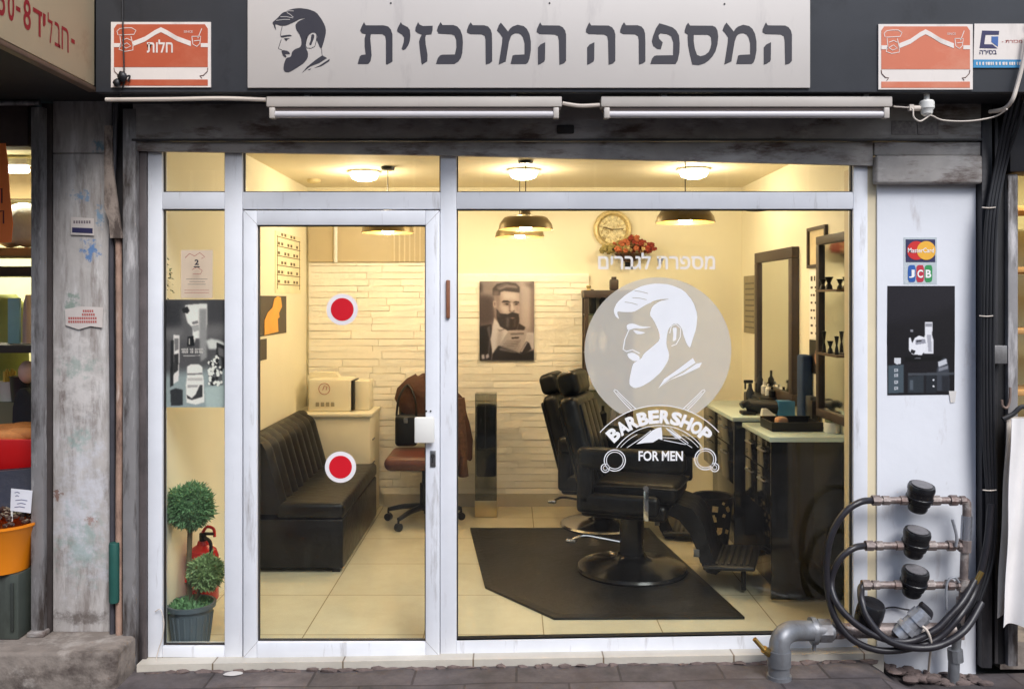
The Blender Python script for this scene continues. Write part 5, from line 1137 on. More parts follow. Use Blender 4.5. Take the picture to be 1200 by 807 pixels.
gy = 2.78; gx0, gx1 = X(556.5, gy), X(583, gy); gw = gx1 - gx0; gz = Z(460, gy)
t = thing('glass_column', 'tall smoked glass column on a brushed steel base by the back wall', 'stand', ((gx0 + gx1) / 2, gy, 0))
obj('base', MB().box(gx0 + .002, gx1 - .002, gy - .09, gy + .09, 0, .125, .006), mat('champagne_steel', (196, 180, 140), .3, .85, var=.1), t)
obj('glass', MB().box(gx0 + .004, gx1 - .004, gy - .086, gy + .086, .127, gz, .004), glass('smoked_glass', (196, 198, 194), .02, 1.3), t)
mb = MB(); 
for i, (z0_, z1_, w_) in enumerate(((.30, .86, .078),)): mb.box((gx0 + gx1) / 2 - w_, (gx0 + gx1) / 2 + w_, gy - .05, gy + .05, z0_, z1_, .02)
obj('contents', mb, black_plastic, t)

# ------------------------------------------------------------------ portrait poster, clock, flowers on the back wall
yp = YB - .04
t = thing('portrait_poster', 'sepia poster of a bearded man holding a newspaper on the back wall', 'poster', (X(594, yp), yp, Z(423, yp)))
g = lambda u, v: (550 + u / 7.333, 320 + v / 7.333)
G = lambda pts, n=1: smooth([g(*p) for p in pts], n)
obj('board', MB().pix(yp, .006, [g(88, 70), g(557, 70), g(557, 752), g(88, 752)]), mat('poster_edge', (60, 52, 52), .6), t)
Y_ = [([(440,70),(557,70),(557,480),(440,480)], (206,190,178), 5), ([(530,70),(557,70),(557,500),(530,500)], (120,104,98), 4), ([(450,80),(557,80),(557,140),(500,110)], (110,96,92), 4),
  ([(88,70),(220,70),(220,160),(88,150)], (150,136,128), 4), ([(88,180),(215,200),(230,400),(180,450),(88,460)], (82,68,68), 6), ([(88,80),(110,90),(110,170),(88,160)], (70,58,58), 3),
  ([(88,455),(190,438),(205,600),(186,752),(88,752)], (30,26,32), 1.2), ([(150,470),(178,450),(186,560),(172,690),(160,690),(170,560)], (96,90,94), 1.5),
  ([(215,380),(250,430),(300,482),(420,500),(555,515),(555,650),(420,650),(260,640),(200,700),(182,570)], (232,224,216), 1.2), ([(250,480),(290,490),(270,620),(230,640)], (196,184,178), 3), ([(236,478),(262,500),(300,486),(296,478),(262,488)], (150,140,138), .8), ([(440,520),(555,520),(555,640),(470,640)], (214,202,194), 3),
  ([(205,290),(240,285),(245,400),(225,400),(215,330)], (150,130,122), 2),
  ([(215,180),(300,150),(425,158),(434,250),(427,360),(380,430),(290,430),(238,345),(225,290)], (208,188,174), 1.2),
  ([(215,190),(262,180),(268,240),(255,300),(290,350),(250,350),(226,290)], (158,138,128), 3.2), ([(205,240),(226,236),(232,284),(218,302),(204,282)], (196,174,160), .9), ([(212,252),(222,250),(224,276),(216,282)], (130,108,100), 1),
  ([(290,168),(400,168),(412,222),(300,222)], (232,216,202), 3), ([(280,240),(362,244),(360,280),(300,284)], (146,124,114), 2.6), ([(374,250),(430,248),(428,278),(382,280)], (142,120,112), 2.6),
  ([(276,252),(292,236),(330,236),(358,252),(330,251),(296,250)], (44,36,38), .8), ([(374,252),(396,240),(426,246),(428,256),(400,254)], (44,36,38), .8),
  ([(306,264),(324,258),(342,267),(324,275)], (34,28,30), .7), ([(388,268),(404,260),(420,266),(404,274)], (34,28,30), .7),
  ([(352,255),(372,258),(382,312),(360,316)], (234,216,200), 1.3), ([(340,268),(354,268),(352,320),(338,318)], (140,118,110), 1.6), ([(340,316),(366,330),(390,318),(388,330),(346,332)], (96,78,74), 1),
  ([(272,285),(334,286),(330,332),(300,338)], (226,208,194), 2.6), ([(400,282),(428,284),(426,335),(400,325)], (190,168,156), 2),
  ([(232,300),(262,345),(330,352),(368,334),(427,350),(428,420),(408,486),(330,494),(264,458),(236,390)], (48,40,42), 1.2), ([(424,430),(482,464),(470,492),(408,486)], (52,44,46), 1.2),
  ([(318,380),(344,380),(336,468),(316,460)], (104,92,92), 2), ([(385,395),(400,395),(398,460),(384,466)], (92,80,80), 2), ([(240,320),(262,345),(258,380),(242,370)], (92,76,72), 2.2),
  ([(346,384),(372,378),(396,384),(372,392)], (150,118,110), .9),
  ([(200,188),(202,130),(235,92),(320,76),(400,88),(432,118),(432,168),(300,152),(268,162),(262,190)], (66,56,58), 1.2), ([(202,160),(246,150),(262,190),(210,200)], (128,112,106), 2.6),
  ([(240,120),(320,96),(405,110),(418,130),(320,122),(256,146)], (152,138,132), 2), ([(225,125),(300,88),(340,86),(260,130)], (112,98,96), 1.6),
  ([(335,500),(500,488),(472,610),(432,690),(240,642)], (190,180,172), .9), ([(300,600),(440,560),(430,690),(250,645)], (168,158,152), 3),
  ([(200,692),(250,622),(330,650),(440,690),(555,662),(555,752),(190,752)], (34,30,36), 1.4), ([(260,640),(400,672),(400,684),(262,662)], (110,104,108), 1.6), ([(432,684),(490,585),(515,600),(535,650),(470,700)], (44,38,44), 1.2), ([(436,672),(490,590),(500,596),(452,680)], (176,168,166), .9),
  ([(104,700),(130,698),(132,736),(108,738)], (206,200,200), 1.2), ([(140,706),(166,688),(170,722),(146,738)], (206,200,200), 1.2)]
Y_ += [([(318 - 12 * k, 578 + 15 * k), (440 - 8 * k, 576 + 15 * k), (440 - 8 * k, 580 + 15 * k), (318 - 12 * k, 582 + 15 * k)], (120, 110, 106), .6) for k in range(6)] + [([(362,550),(428,546),(427,560),(364,565)], (62,54,56), .7), ([(352,515),(470,508),(468,528),(354,532)], (130,120,116), .8)]
printed('portrait_print', yp - .0015, g(88, 0)[0], g(557, 0)[0], g(0, 70)[1], g(0, 752)[1], (168, 152, 144), [([g(*p) for p in a], c, b) for a, c, b in Y_], t, cell=.42, tint=(.84, .86, .95))
cx, cz = X(717.5, YB), Z(269, YB); yc = YB - .002
gold = mat('pale_gold', (206, 188, 140), .4, .35, var=.3, sc=45, bump=.3, bsc=60)
t = thing('wall_clock', 'round pale gold wall clock above the flower basket', 'clock', (cx, yc, cz - .155))
obj('rim', MB().lathe([(.11, -.001), (.152, -.001), (.156, -.02), (.146, -.042), (.128, -.046), (.118, -.03), (.112, -.02), (.112, -.001)], (cx, yc, cz), 48, 'Y', False), gold, t)
obj('face', MB().lathe([(0, -.012), (.121, -.012), (.121, -.004), (0, -.004)], (cx, yc, cz), 40, 'Y'), mat('clock_face', (216, 206, 168), .5, var=.35, sc=55, dirt=((150, 128, 76), .5, .62), dsc=(38, 38, 38)), t)
mb = MB()
for kk in range(12):
    a = kk * math.pi / 6; c_, s_ = math.cos(a), math.sin(a)
    mb.hexa([(cx + c_ * r_ - s_ * w_, yy, cz + s_ * r_ + c_ * w_) for yy in (yc - .019, yc - .0125) for r_, w_ in ((.085, -.006), (.108, -.009), (.108, .009), (.085, .006))])
obj('numerals', mb, mat('numeral_cream', (238, 226, 176), .4), t)
obj('hands', MB().line(yc - .022, .002, [(717.5, 269), (707, 266)], 1.2).line(yc - .025, .002, [(717.5, 269), (731, 268)], .9), mat('hand_brown', (92, 74, 46), .4), t)
t = thing('flower_basket', 'small wall basket of red, orange and cream flowers under the clock', 'flower basket', (X(734, YB), YB - .1, Z(305, YB)))
bx = X(735, YB); bz = Z(301, YB)
obj('basket', MB().lathe([(0, -.05), (.05, -.04), (.10, 0), (.12, .02), (.11, .02), (.09, 0), (0, 0)], (bx, YB - .125, bz), 24), mat('dark_wicker', (74, 48, 34), .7, var=.3, sc=40), t)
random.seed(8)
for nm, c, n_, rng in (('red_flowers', (136, 44, 28), 46, (-.05, .21)), ('orange_flowers', (170, 92, 56), 30, (-.12, .14)), ('cream_flowers', (196, 166, 116), 22, (-.04, .12)), ('dry_leaves', (150, 136, 82), 40, (-.23, .0))):
    mb = MB()
    for _ in range(n_):
        x = bx + random.uniform(*rng); z = bz + .035 + random.uniform(0, .12) * (1 - abs(x - bx - .02) / .30); y_ = YB - .125 + random.uniform(-.07, .07); r_ = random.uniform(.012, .024)
        for q_ in range(5):
            a = q_ * 1.257 + random.random(); mb.ball((x + .6 * r_ * math.cos(a), y_ - .3 * r_, z + .6 * r_ * math.sin(a)), (r_ * .62, r_ * .4, r_ * .62), 1, .12)
    obj(nm, mb, mat(nm, c, .7, var=.25, sc=60), t)
obj('bracket', MB().box(bx - .02, bx + .02, YB - .03, YB - .001, bz - .09, bz - .03, .003), black_plastic, t)
# tall display case behind the decal
dy = 2.82; dx0, dx1, dz1 = X(685, dy), X(742, dy), Z(340, dy)
t = thing('display_case', 'tall dark framed display case against the back wall behind the decal', 'display case', ((dx0 + dx1) / 2, dy, 0))
dfm = mat('espresso_wood', (58, 46, 42), .45, var=.2, sc=8)
mb = MB()
for a in (dx0, dx1 - .03): mb.box(a, a + .03, dy, dy + .03, 0, dz1 - .061).box(a, a + .03, dy + .22, dy + .25, 0, dz1 - .061)
mb.box(dx0 - .005, dx1 + .005, dy - .01, dy + .26, dz1 - .06, dz1, .004).box(dx0, dx1, dy, dy + .25, 0.001, .08)
obj('frame', mb, dfm, t)
obj('back_panel', MB().box(dx0 + .031, dx1 - .031, dy + .235, dy + .25, .081, dz1 - .062), mat('case_grey', (150, 144, 132), .5), t)
for q_ in range(5): obj('shelf', MB().box(dx0 + .005, dx1 - .005, dy + .005, dy + .232, .35 + q_ * .3, .362 + q_ * .3), glass('shelf_glass', (220, 230, 226), .03), t)
random.seed(2)
bots = [mat('bottle_amber', (96, 58, 30), .3), black_plastic, white_plastic, mat('bottle_grey', (120, 120, 124), .4)]
for q_ in range(5):
    for k2 in range(3):
        xx = dx0 + .07 + .085 * k2; zz = .3625 + q_ * .3; hh = random.uniform(.12, .2); kind_ = random.randrange(4)
        obj('grooming_bottle', MB().lathe([(0, 0), (.028, 0), (.03, .008), (.03, hh * .65), (.012, hh * .78), (.012, hh), (0, hh)], (xx, dy + .10, zz), 14), bots[kind_],
            label='%s bottle on the %s shelf of the display case' % (['left', 'middle', 'right'][k2], ['lowest', 'second lowest', 'middle', 'second highest', 'highest'][q_]), cat='bottle', group='bottles in the display case')
obj('dark_ornament', MB().box(X(716, dy), X(726, dy), dy + .05, dy + .13, dz1 + .001, Z(327, dy), .01).cyl((X(721, dy), dy + .09, Z(327, dy)), (X(721, dy), dy + .09, Z(324, dy)), .02), dfm, label='small dark ornament on top of the display case', cat='ornament')
obj('round_ornament', MB().lathe([(0, 0), (.022, 0), (.012, .012), (.022, .03), (.012, .04), (0, .042)], (X(691, dy), dy + .1, dz1 + .001), 16), gold, label='small pale knob shaped ornament on top of the display case', cat='ornament')

# ------------------------------------------------------------------ left wall: price chart and dark poster
xw = XL + .004
def onleft(px, pz):   # a point of the left wall
    r = XL / ((px - 600) * S); return (r * D - D, EYE + (350 - pz) * S * r)
t = thing('price_chart', 'pale wall chart of thin ruled lines on the wall above the couch', 'chart', (XL, 2.3, 1.8))
ya, yb = onleft(322, 300)[0], onleft(352, 300)[0]; zt, zbm = 2.16, 1.72
obj('sheet', MB().box(XL + .001, xw, ya, yb, zbm, zt), mat('chart_paper', (236, 224, 190), .7), t)
mb = MB()
for kk in range(6):
    z = zt - .04 - kk * .068; mb.box(xw + .0005, xw + .002, ya + .04, yb - .03, z, z + .006)
    for q_ in range(7): 
        if (q_ + kk) % 3: y_ = ya + .07 + q_ * .09; mb.box(xw + .0005, xw + .002, y_, y_ + .05, z + .014, z + .034)
mb.box(xw + .0005, xw + .002, ya + .05, ya + .058, zbm + .03, zt - .03); mb.box(xw + .0005, xw + .002, yb - .05, yb - .042, zbm + .03, zt - .03)
obj('ruled_lines', mb, mat('chart_ink', (104, 92, 66), .7), t)
t = thing('silhouette_poster', 'dark poster with a yellow head silhouette on the wall above the couch', 'poster', (XL, 1.9, 1.5))
ya, yb = onleft(296, 0)[0], onleft(335, 0)[0]; zt, zbm = 1.70, 1.43
obj('sheet', MB().box(XL + .001, xw, ya, yb, zbm, zt), mat('poster_brown_black', (62, 52, 44), .5, var=.2), t)
u = lambda a, b: (ya + (yb - ya) * a, zbm + (zt - zbm) * b)
obj('silhouette', MB().plate([[u(*p) for p in ((.30, .02), (.30, .38), (.40, .58), (.54, .70), (.60, .93), (.70, .99), (.80, .96), (.84, .72), (.74, .55), (.76, .44), (.70, .40), (.72, .06))]], lambda a, b, d: (xw + .003 - d, a, b), .002), mat('silhouette_yellow', (226, 164, 72), .6), t)
obj('reflection_patch', MB().box(XL + .001, xw, onleft(290, 0)[0], onleft(312, 0)[0], 1.27, 1.41), mat('poster_brown_black', (62, 52, 44)), label='plain dark sheet standing in for a reflection below the yellow silhouette poster', cat='notice')  # dark reflection on the wall, put in as a coloured sheet

# ------------------------------------------------------------------ floor mat and barber chairs
mp_ = [(-.305, 2.33), (1.0, 2.33), (1.02, 2.05), (1.22, .50), (.22, .49), (-.155, 1.0)]
mb = MB().plate([mp_], lambda u_, v_, d: (u_, v_, .014 - d), .013)
ctr = (sum(p[0] for p in mp_) / 6, sum(p[1] for p in mp_) / 6)
ins = [(p[0] + (ctr[0] - p[0]) * .06, p[1] + (ctr[1] - p[1]) * .06) for p in mp_]; ins2 = [(p[0] + (ctr[0] - p[0]) * .085, p[1] + (ctr[1] - p[1]) * .085) for p in mp_]
vs = [(p[0], p[1], .0142) for p in ins] + [(p[0], p[1], .0185) for p in ins2]
mb.add(vs, [(k, (k + 1) % 6, 6 + (k + 1) % 6, 6 + k) for k in range(6)] + [tuple(range(6, 12))])
obj('floor_mat', mb, mat('rubber_mat', (19, 19, 20), .5, var=.15, sc=4, bump=.3, bsc=30, spec=.35, dirt=((54, 52, 48), .60, .78)), label='large black rubber mat with a cut corner under the barber chairs', cat='mat')
def barber_chair(lab):
    t = thing('barber_chair', lab, 'barber chair', (0, 0, 0), group='barber chairs on the mat')
    L = dict(local=True)
    obj('base_disc', MB().lathe([(0, 0), (.335, 0), (.34, .012), (.33, .026), (.25, .05), (.14, .066), (.095, .085), (.085, .10), (0, .10)], (0, 0, 0), 56), mat('chair_base_black', (32, 32, 34), .2, .6, var=.1), t, **L)
    obj('column', MB().lathe([(.074, .101), (.074, .33), (.082, .335), (.082, .36), (0, .36)], (0, 0, 0), 32), mat('black_enamel', (22, 22, 26), .25), t, **L)
    obj('pump_lever', MB().tube([(-.07, -.02, .17), (-.18, -.05, .19), (-.28, -.10, .21), (-.34, -.16, .19)], .009, 8).box(-.37, -.31, -.18, -.14, .18, .20, .006), chrome, t, **L)
    obj('seat_frame', MB().box(-.26, .25, -.25, .25, .361, .455, .025, 3).box(-.10, .10, -.12, .12, .34, .3605), black_leather, t, **L)
    cu = obj('seat_cushion', MB().box(-.22, .31, -.225, .225, .457, .575, .045, 5), black_leather, t, **L)
    obj('piping', MB().tube([(-.20, -.227, .545), (.10, -.229, .552), (.27, -.222, .55), (.315, -.17, .548), (.318, .17, .548), (.27, .222, .55), (-.20, .227, .545)], .006, 8), black_plastic, cu, **L)
    for s in (-1, 1):
        a0, a1 = (s * .255, s * .325) if s > 0 else (s * .325, s * .255)
        ar = obj('armrest', MB().box(-.27, .22, a0, a1, .40, .52, .03, 4).box(-.27, -.17, a0, a1, .44, .72, .03, 3), black_leather, t, **L)
        obj('arm_pad', MB().box(-.27, .375, a0 - .012, a1 + .012, .655, .79, .055, 5), black_leather, ar, **L)
        if s > 0: obj('arm_panel', MB().box(-.16, .33, a0 + .012, a1 - .012, .51, .67, .02), black_leather, ar, **L)
        yo = s * .33
        obj('chrome_strut', MB().box(.135, .165, yo - .006, yo + .006, .385, .56, .004).cyl((.15, yo - .01, .575), (.15, yo + .01, .575), .016), chrome, ar, **L)
    T = Matrix.Translation((-.185, 0, .49)) @ Matrix.Rotation(R(-15), 4, 'Y')
    mb = MB().box(-.075, .045, -.235, .235, .02, .60, .05, 5); mb.box(-.095, -.06, -.2, .2, .05, .56, .016, 3); mb.v = [T @ v for v in mb.v]
    bk = obj('backrest', mb, black_leather, t, **L)
    mb = MB()
    for q_ in range(4): mb.box(.0448, .056, -.19 + q_ * .098, -.10 + q_ * .098, .08, .54, .02, 2)
    mb.v = [T @ v for v in mb.v]; obj('back_channels', mb, black_leather, bk, **L)
    mb = MB().box(-.078, .058, -.155, .155, .598, .75, .042, 5); mb.v = [T @ v for v in mb.v]; hr = obj('headrest', mb, black_leather, t, **L)
    mb = MB().box(-.035, -.015, -.03, .03, .55, .68, .004); mb.v = [T @ v for v in mb.v]; obj('headrest_post', mb, chrome, hr, **L)
    # padded leg panel sloping down to a ribbed footplate
    rings = []
    for px_, z_, th in ((.27, .44, .055), (.36, .41, .06), (.42, .34, .06), (.455, .24, .05), (.475, .17, .05), (.51, .11, .045), (.55, .095, .03)):
        rings.append([(px_ - th * .75, yy, z_ - th * .6) for yy in (-.19, -.10, 0, .10, .19)] + [(px_ + th * .5, yy, z_ + th * .55) for yy in (.19, .10, 0, -.10, -.19)])
    obj('leg_panel', MB().loft(rings), black_leather, t, **L)
    Tf = Matrix.Translation((.46, 0, .11)) @ Matrix.Rotation(R(-4), 4, 'Y')
    mb = MB().box(0, .29, -.25, .25, 0, .026, .012, 3)
    fp_b = mb; fp_b.v = [Tf @ v for v in fp_b.v]
    fp = obj('footplate', fp_b, mat('footplate_dark', (46, 46, 46), .35, .5, var=.15), t, **L)
    mb = MB()
    for q_ in range(7): mb.box(.03 + q_ * .035, .047 + q_ * .035, -.21, .21, .0262, .033, .002)
    mb.v = [Tf @ v for v in mb.v]; obj('ribs', mb, black_plastic, fp, **L)
    obj('foot_prop', MB().cyl((.68, -.17, .001), (.68, -.17, .12), .014), black_plastic, fp, **L)
    obj('leg_bracket', MB().box(.40, .435, -.200, -.191, .17, .215, .004), steel, t, **L)
    return t
ch = barber_chair('nearer black barber chair with black round base and ribbed footplate')
ch.location = (.735, 1.30, .019); ch.rotation_euler = (0, 0, R(-19))
ch2 = dup(ch, (.66, 2.38, .019), 'farther black barber chair with a shiny chrome base, behind the other', R(-14))
for c_ in ch2.children:
    if c_.name.startswith('base_disc'):
        c_.material_slots[0].link = 'OBJECT'; c_.material_slots[0].material = chrome; c_.scale = (.9, .9, .9)
    elif not c_.name.startswith(('pump', 'column')): c_.location.z -= .10
    if c_.name.startswith('column'): c_.scale.z = .72; c_.location.z += .028

# ------------------------------------------------------------------ counters, mirrors and the right wall
ctop = mat('mint_glass_top', (206, 224, 216), .12, var=.03, sc=3)
def counter(y0, y1, zt, lab):
    t = thing('styling_counter', lab, 'counter', (1.65, (y0 + y1) / 2, 0), group='black styling counters under the mirrors')
    x0, x1 = 1.44, XR - .003
    obj('end_panel', MB().box(x0, x1 - .03, y0, y0 + .022, .012, zt - .03, .002), black_gloss, t)
    obj('upper_body', MB().box(x0 + .02, x1 - .03, y0 + .024, y1, .47, zt - .03, .003), black_gloss, t)
    obj('plinth', MB().box(x0 + .07, x1 - .03, y0 + .05, y1, .01, .468, .003), black_gloss, t)
    obj('countertop', MB().box(x0 - .015, x1, y0 - .015, y1 + .01, zt - .028, zt, .004), ctop, t)
    n = max(2, round((y1 - y0) / .42))
    for i in range(n):
        a = y0 + .03 + (y1 - y0 - .034) * i / n; b = y0 + .03 + (y1 - y0 - .034) * (i + 1) / n - .006
        for nm, z0, z1 in (('drawer', zt - .20, zt - .036), ('cabinet_door', .474, zt - .206)):
            dr = obj(nm, MB().box(x0, x0 + .018, a, b, z0, z1, .003), black_gloss, t)
            zc = z1 - .06; ym = (a + b) / 2
            obj('handle', MB().tube([(x0 - .003, ym - .06, zc), (x0 - .02, ym - .055, zc), (x0 - .02, ym + .055, zc), (x0 - .003, ym + .06, zc)], .005, 8, 3), steel, dr)
    return t
c1_ = counter(.77, 1.34, .915, 'nearer black counter with pale green top and glossy end panel')
c2_ = counter(1.60, 2.54, .915, 'farther black counter with pale green top below the large mirror')
mirror = mat('mirror_glass', (232, 236, 232), .02, 1, var=0)
def wall_mirror(y0, y1, z0, z1, lab, fw=.075):
    t = thing('wall_mirror', lab, 'mirror', (XR, (y0 + y1) / 2, z0), group='dark framed mirrors on the mirror wall')
    x0 = XR - .05
    mb = MB().box(x0, XR - .001, y0, y1, z1 - fw, z1, .004).box(x0, XR - .001, y0, y1, z0, z0 + fw, .004).box(x0, XR - .001, y0, y0 + fw, z0 + fw + .001, z1 - fw - .001, .004).box(x0, XR - .001, y1 - fw, y1, z0 + fw + .001, z1 - fw - .001, .004)
    obj('frame', mb, dfm, t)
    obj('glass', MB().box(XR - .03, XR - .004, y0 + fw, y1 - fw, z0 + fw, z1 - fw), mirror, t)
wall_mirror(1.63, 2.53, .98, 2.02, 'large dark framed mirror above the farther counter')
wall_mirror(.60, 1.17, .98, 2.05, 'dark framed mirror with small shelves above the nearer counter', .05)
for zz in (1.36, 1.72): obj('glass_shelf', MB().box(XR - .11, XR - .052, .66, 1.00, zz, zz + .012), mat('shelf_brown', (92, 70, 52), .4), label='small %s shelf in front of the nearer mirror' % ('lower' if zz < 1.5 else 'upper'), cat='shelf')
random.seed(9)
for i, (yy, zz, hh, rr) in enumerate(((.74, 1.373, .10, .012), (.84, 1.373, .07, .016), (.94, 1.373, .12, .012), (.96, 1.733, .06, .02), (.86, 1.733, .07, .022))):
    obj('brush', MB().lathe([(0, 0), (rr, 0), (rr * .8, hh * .3), (rr * .4, hh * .5), (rr * 1.1, hh), (0, hh * 1.02)], (XR - .08, yy, zz), 12), black_plastic,
        label=('slim black brush nearest the window on the lower shelf', 'squat black brush in the middle of the lower shelf', 'tall black brush at the far end of the lower shelf', 'far black brush on the upper shelf', 'near black brush on the upper shelf')[i], cat='brush', group='brushes on the mirror shelves')
def onright(px, pz):
    r = XR / ((px - 600) * S); return (r * D - D, EYE + (350 - pz) * S * r)
def wallsheet(name, a, b, zlo, zhi, m_, lab, cat, frame=None):
    y0 = onright(b, 0)[0]; y1 = onright(a, 0)[0]
    t = thing(name, lab, cat, (XR, (y0 + y1) / 2, zlo))
    o = obj('sheet', MB().box(XR - .006, XR - .001, y0, y1, zlo, zhi), m_, t)
    if frame:
        f = .02; mb = MB().box(XR - .02, XR - .001, y0 - f, y1 + f, zhi, zhi + f).box(XR - .02, XR - .001, y0 - f, y1 + f, zlo - f, zlo).box(XR - .02, XR - .001, y0 - f, y0, zlo, zhi).box(XR - .02, XR - .001, y1, y1 + f, zlo, zhi)
        obj('frame', mb, frame, t)
    return t, y0, y1
t, y0, y1 = wallsheet('wall_notice', 872.5, 886, 1.41, 1.86, mat('notice_grey', (150, 140, 116), .6, var=.15, sc=20), 'tall grey notice on the mirror wall near the back corner', 'notice')
mb = MB()
for kk in range(9): mb.box(XR - .008, XR - .0062, y0 + .04, y1 - .05, 1.45 + kk * .043, 1.462 + kk * .043)
obj('print', mb, mat('notice_ink', (92, 84, 70)), t)
t, y0, y1 = wallsheet('framed_certificate', 950, 969, 1.89, 2.10, mat('certificate_paper', (222, 202, 160), .5, var=.1), 'small framed certificate above the paper price list', 'certificate', dfm)
t, y0, y1 = wallsheet('price_list', 949.5, 967, 1.43, 1.86, mat('list_paper', (244, 240, 230), .7), 'tall paper price list between the two mirrors', 'price list')
mb = MB()
for kk in range(8):
    z = 1.79 - kk * .047; y_ = y1 - .03
    while y_ > y0 + .03: L_ = random.uniform(.015, .05); mb.box(XR - .008, XR - .0062, y_ - L_, y_, z, z + (.03 if kk == 0 else .013)); y_ -= L_ + random.uniform(.012, .06)
obj('print', mb, mat('list_ink', (58, 52, 48)), t)
t, y0, y1 = wallsheet('portrait_print', 949.5, 966, 1.22, 1.425, mat('print_black', (24, 22, 24), .4), 'dark portrait print below the paper price list', 'print')
ym = (y0 + y1) / 2 - .03
obj('portrait', MB().plate([[(ym + .05 * math.cos(a), 1.32 + .055 * math.sin(a)) for a in [k_ * .4488 for k_ in range(14)]]], lambda a, b, d: (XR - .0085 + d, a, b), .002), mat('portrait_skin', (186, 140, 108), .6), t)
# things standing on the counters
zc = .9155
def on(px, y): return X(px, y)
t = thing('spray_bottle', 'black spray bottle standing on the farther counter', 'bottle', (on(879, 2.2), 2.2, zc))
x = on(879, 2.2); 
obj('bottle', MB().lathe([(0, 0), (.03, 0), (.032, .01), (.032, .09), (.014, .13), (.012, .16), (0, .16)], (x, 2.2, zc), 16), black_plastic, t)
obj('trigger', MB().box(x - .045, x + .02, 2.19, 2.21, zc + .162, zc + .185, .005).box(x - .04, x - .03, 2.195, 2.205, zc + .12, zc + .163), black_plastic, t)
obj('towel_roll', MB().box(on(884, 2.0), on(903, 2.0), 1.98, 2.1, zc, zc + .04, .012, 3), mat('mint_towel', (200, 208, 180), .85, bump=.2), label='folded pale green towel on the farther counter', cat='towel')
obj('storage_box', MB().box(1.70, 1.83, 1.95, 2.38, zc, zc + .085, .01), black_plastic, label='long black box against the wall on the farther counter', cat='box')
t = thing('hair_clipper', 'black hair clipper at the front edge of the farther counter', 'clipper', (on(875, 1.72), 1.72, zc))
x = on(874, 1.72); obj('body', MB().tube([(x - .035, 1.70, zc + .06), (x, 1.71, zc + .075), (x + .03, 1.73, zc + .045), (x + .04, 1.74, zc + .02)], .022, 12, 4, taper=.028), black_plastic, t)
obj('stand', MB().box(x - .03, x + .06, 1.68, 1.78, zc, zc + .025, .008), black_plastic, t)
t = thing('hair_dryer', 'black hair dryer lying on the farther counter', 'hair dryer', (1.66, 1.70, zc))
obj('barrel', MB().cyl((1.57, 1.75, zc + .055), (1.75, 1.66, zc + .055), .05, .042, 24), black_plastic, t)
obj('handle', MB().cyl((1.66, 1.70, zc + .03), (1.73, 1.85, zc + .02), .019), black_plastic, t)
obj('blue_box', MB().box(1.73, 1.84, 1.62, 1.70, zc, zc + .10, .006), mat('blue_carton', (50, 112, 156), .5), label='bright blue carton at the near end of the farther counter', cat='box')
obj('blue_towel', MB().box(1.80, XR - .004, 1.36, 1.47, .93, 1.33, .015, 3), mat('blue_towel', (36, 58, 92), .85, var=.2, bump=.3), label='dark blue towel hanging on the wall between the counters', cat='towel')
obj('white_brush', MB().hexa([(1.62, 1.61, zc), (1.72, 1.61, zc), (1.72, 1.66, zc), (1.62, 1.66, zc), (1.63, 1.615, zc + .05), (1.66, 1.615, zc + .05), (1.66, 1.655, zc + .05), (1.63, 1.655, zc + .05)]), white_plastic, label='white wedge shaped neck brush on the farther counter', cat='brush')
t = thing('tool_tray', 'black tray with raised rim at the back of the nearer counter', 'tray', (1.6, 1.05, zc))
a0, a1, b0, b1 = on(902, 1.0), on(962, 1.0), .96, 1.20
obj('tray', MB().box(a0, a1, b0, b1, zc, zc + .012, .003).box(a0, a1, b0, b0 + .012, zc + .0125, zc + .052).box(a0, a1, b1 - .012, b1, zc + .0125, zc + .06).box(a0, a0 + .012, b0 + .0125, b1 - .0125, zc + .0125, zc + .05).box(a1 - .012, a1, b0 + .0125, b1 - .0125, zc + .0125, zc + .05), black_plastic, t)
obj('sponge', MB().box(a0 + .06, a0 + .13, 1.05, 1.13, zc + .0125, zc + .068, .02, 3), mat('tan_sponge', (176, 138, 110), .9, bump=.4), label='tan sponge lying in the black tray', cat='sponge')
t = thing('white_jar', 'white jar with clear lid on the nearer counter by the wall', 'jar', (on(975, .92), .92, zc))
obj('jar', MB().lathe([(0, 0), (.04, 0), (.044, .008), (.044, .05), (.04, .058), (0, .058)], (on(975, .92), .92, zc), 24), white_plastic, t)
obj('lid', MB().lathe([(.038, .059), (.038, .075), (0, .08)], (on(975, .92), .92, zc), 24), glass('shelf_glass'), t)
obj('black_carton', MB().box(on(958, 1.05) + .06, XR - .06, 1.21, 1.33, zc, zc + .15, .005), mat('carton_black', (36, 34, 34), .35), label='black carton standing behind the white jar', cat='box')
obj('comb_stand', MB().box(on(947, 1.28), on(956, 1.28), 1.24, 1.33, zc, zc + .17, .004), mat('dark_steel_mesh', (70, 72, 74), .4, .3, var=.5, sc=80), label='dark comb stand beside the black carton', cat='stand')
for i, (px, yy, hh) in enumerate(((903, 2.35, .10), (910, 2.3, .16), (921, 2.2, .09), (928, 2.1, .08), (933, 2.0, .07))):
    obj('grooming_bottle', MB().lathe([(0, 0), (.02, 0), (.022, .01), (.022, hh * .6), (.009, hh * .75), (.009, hh), (0, hh)], (min(on(px, yy), XR - .07), yy, 1.001 + 0), 12), (black_plastic, black_plastic, white_plastic, white_plastic, black_plastic)[i],
        label=('short black bottle at the far end of the box', 'tall black bottle on the long box', 'first white bottle on the long box', 'second white bottle on the long box', 'black bottle at the near end of the long box')[i], cat='bottle', group='bottles on the long black box')
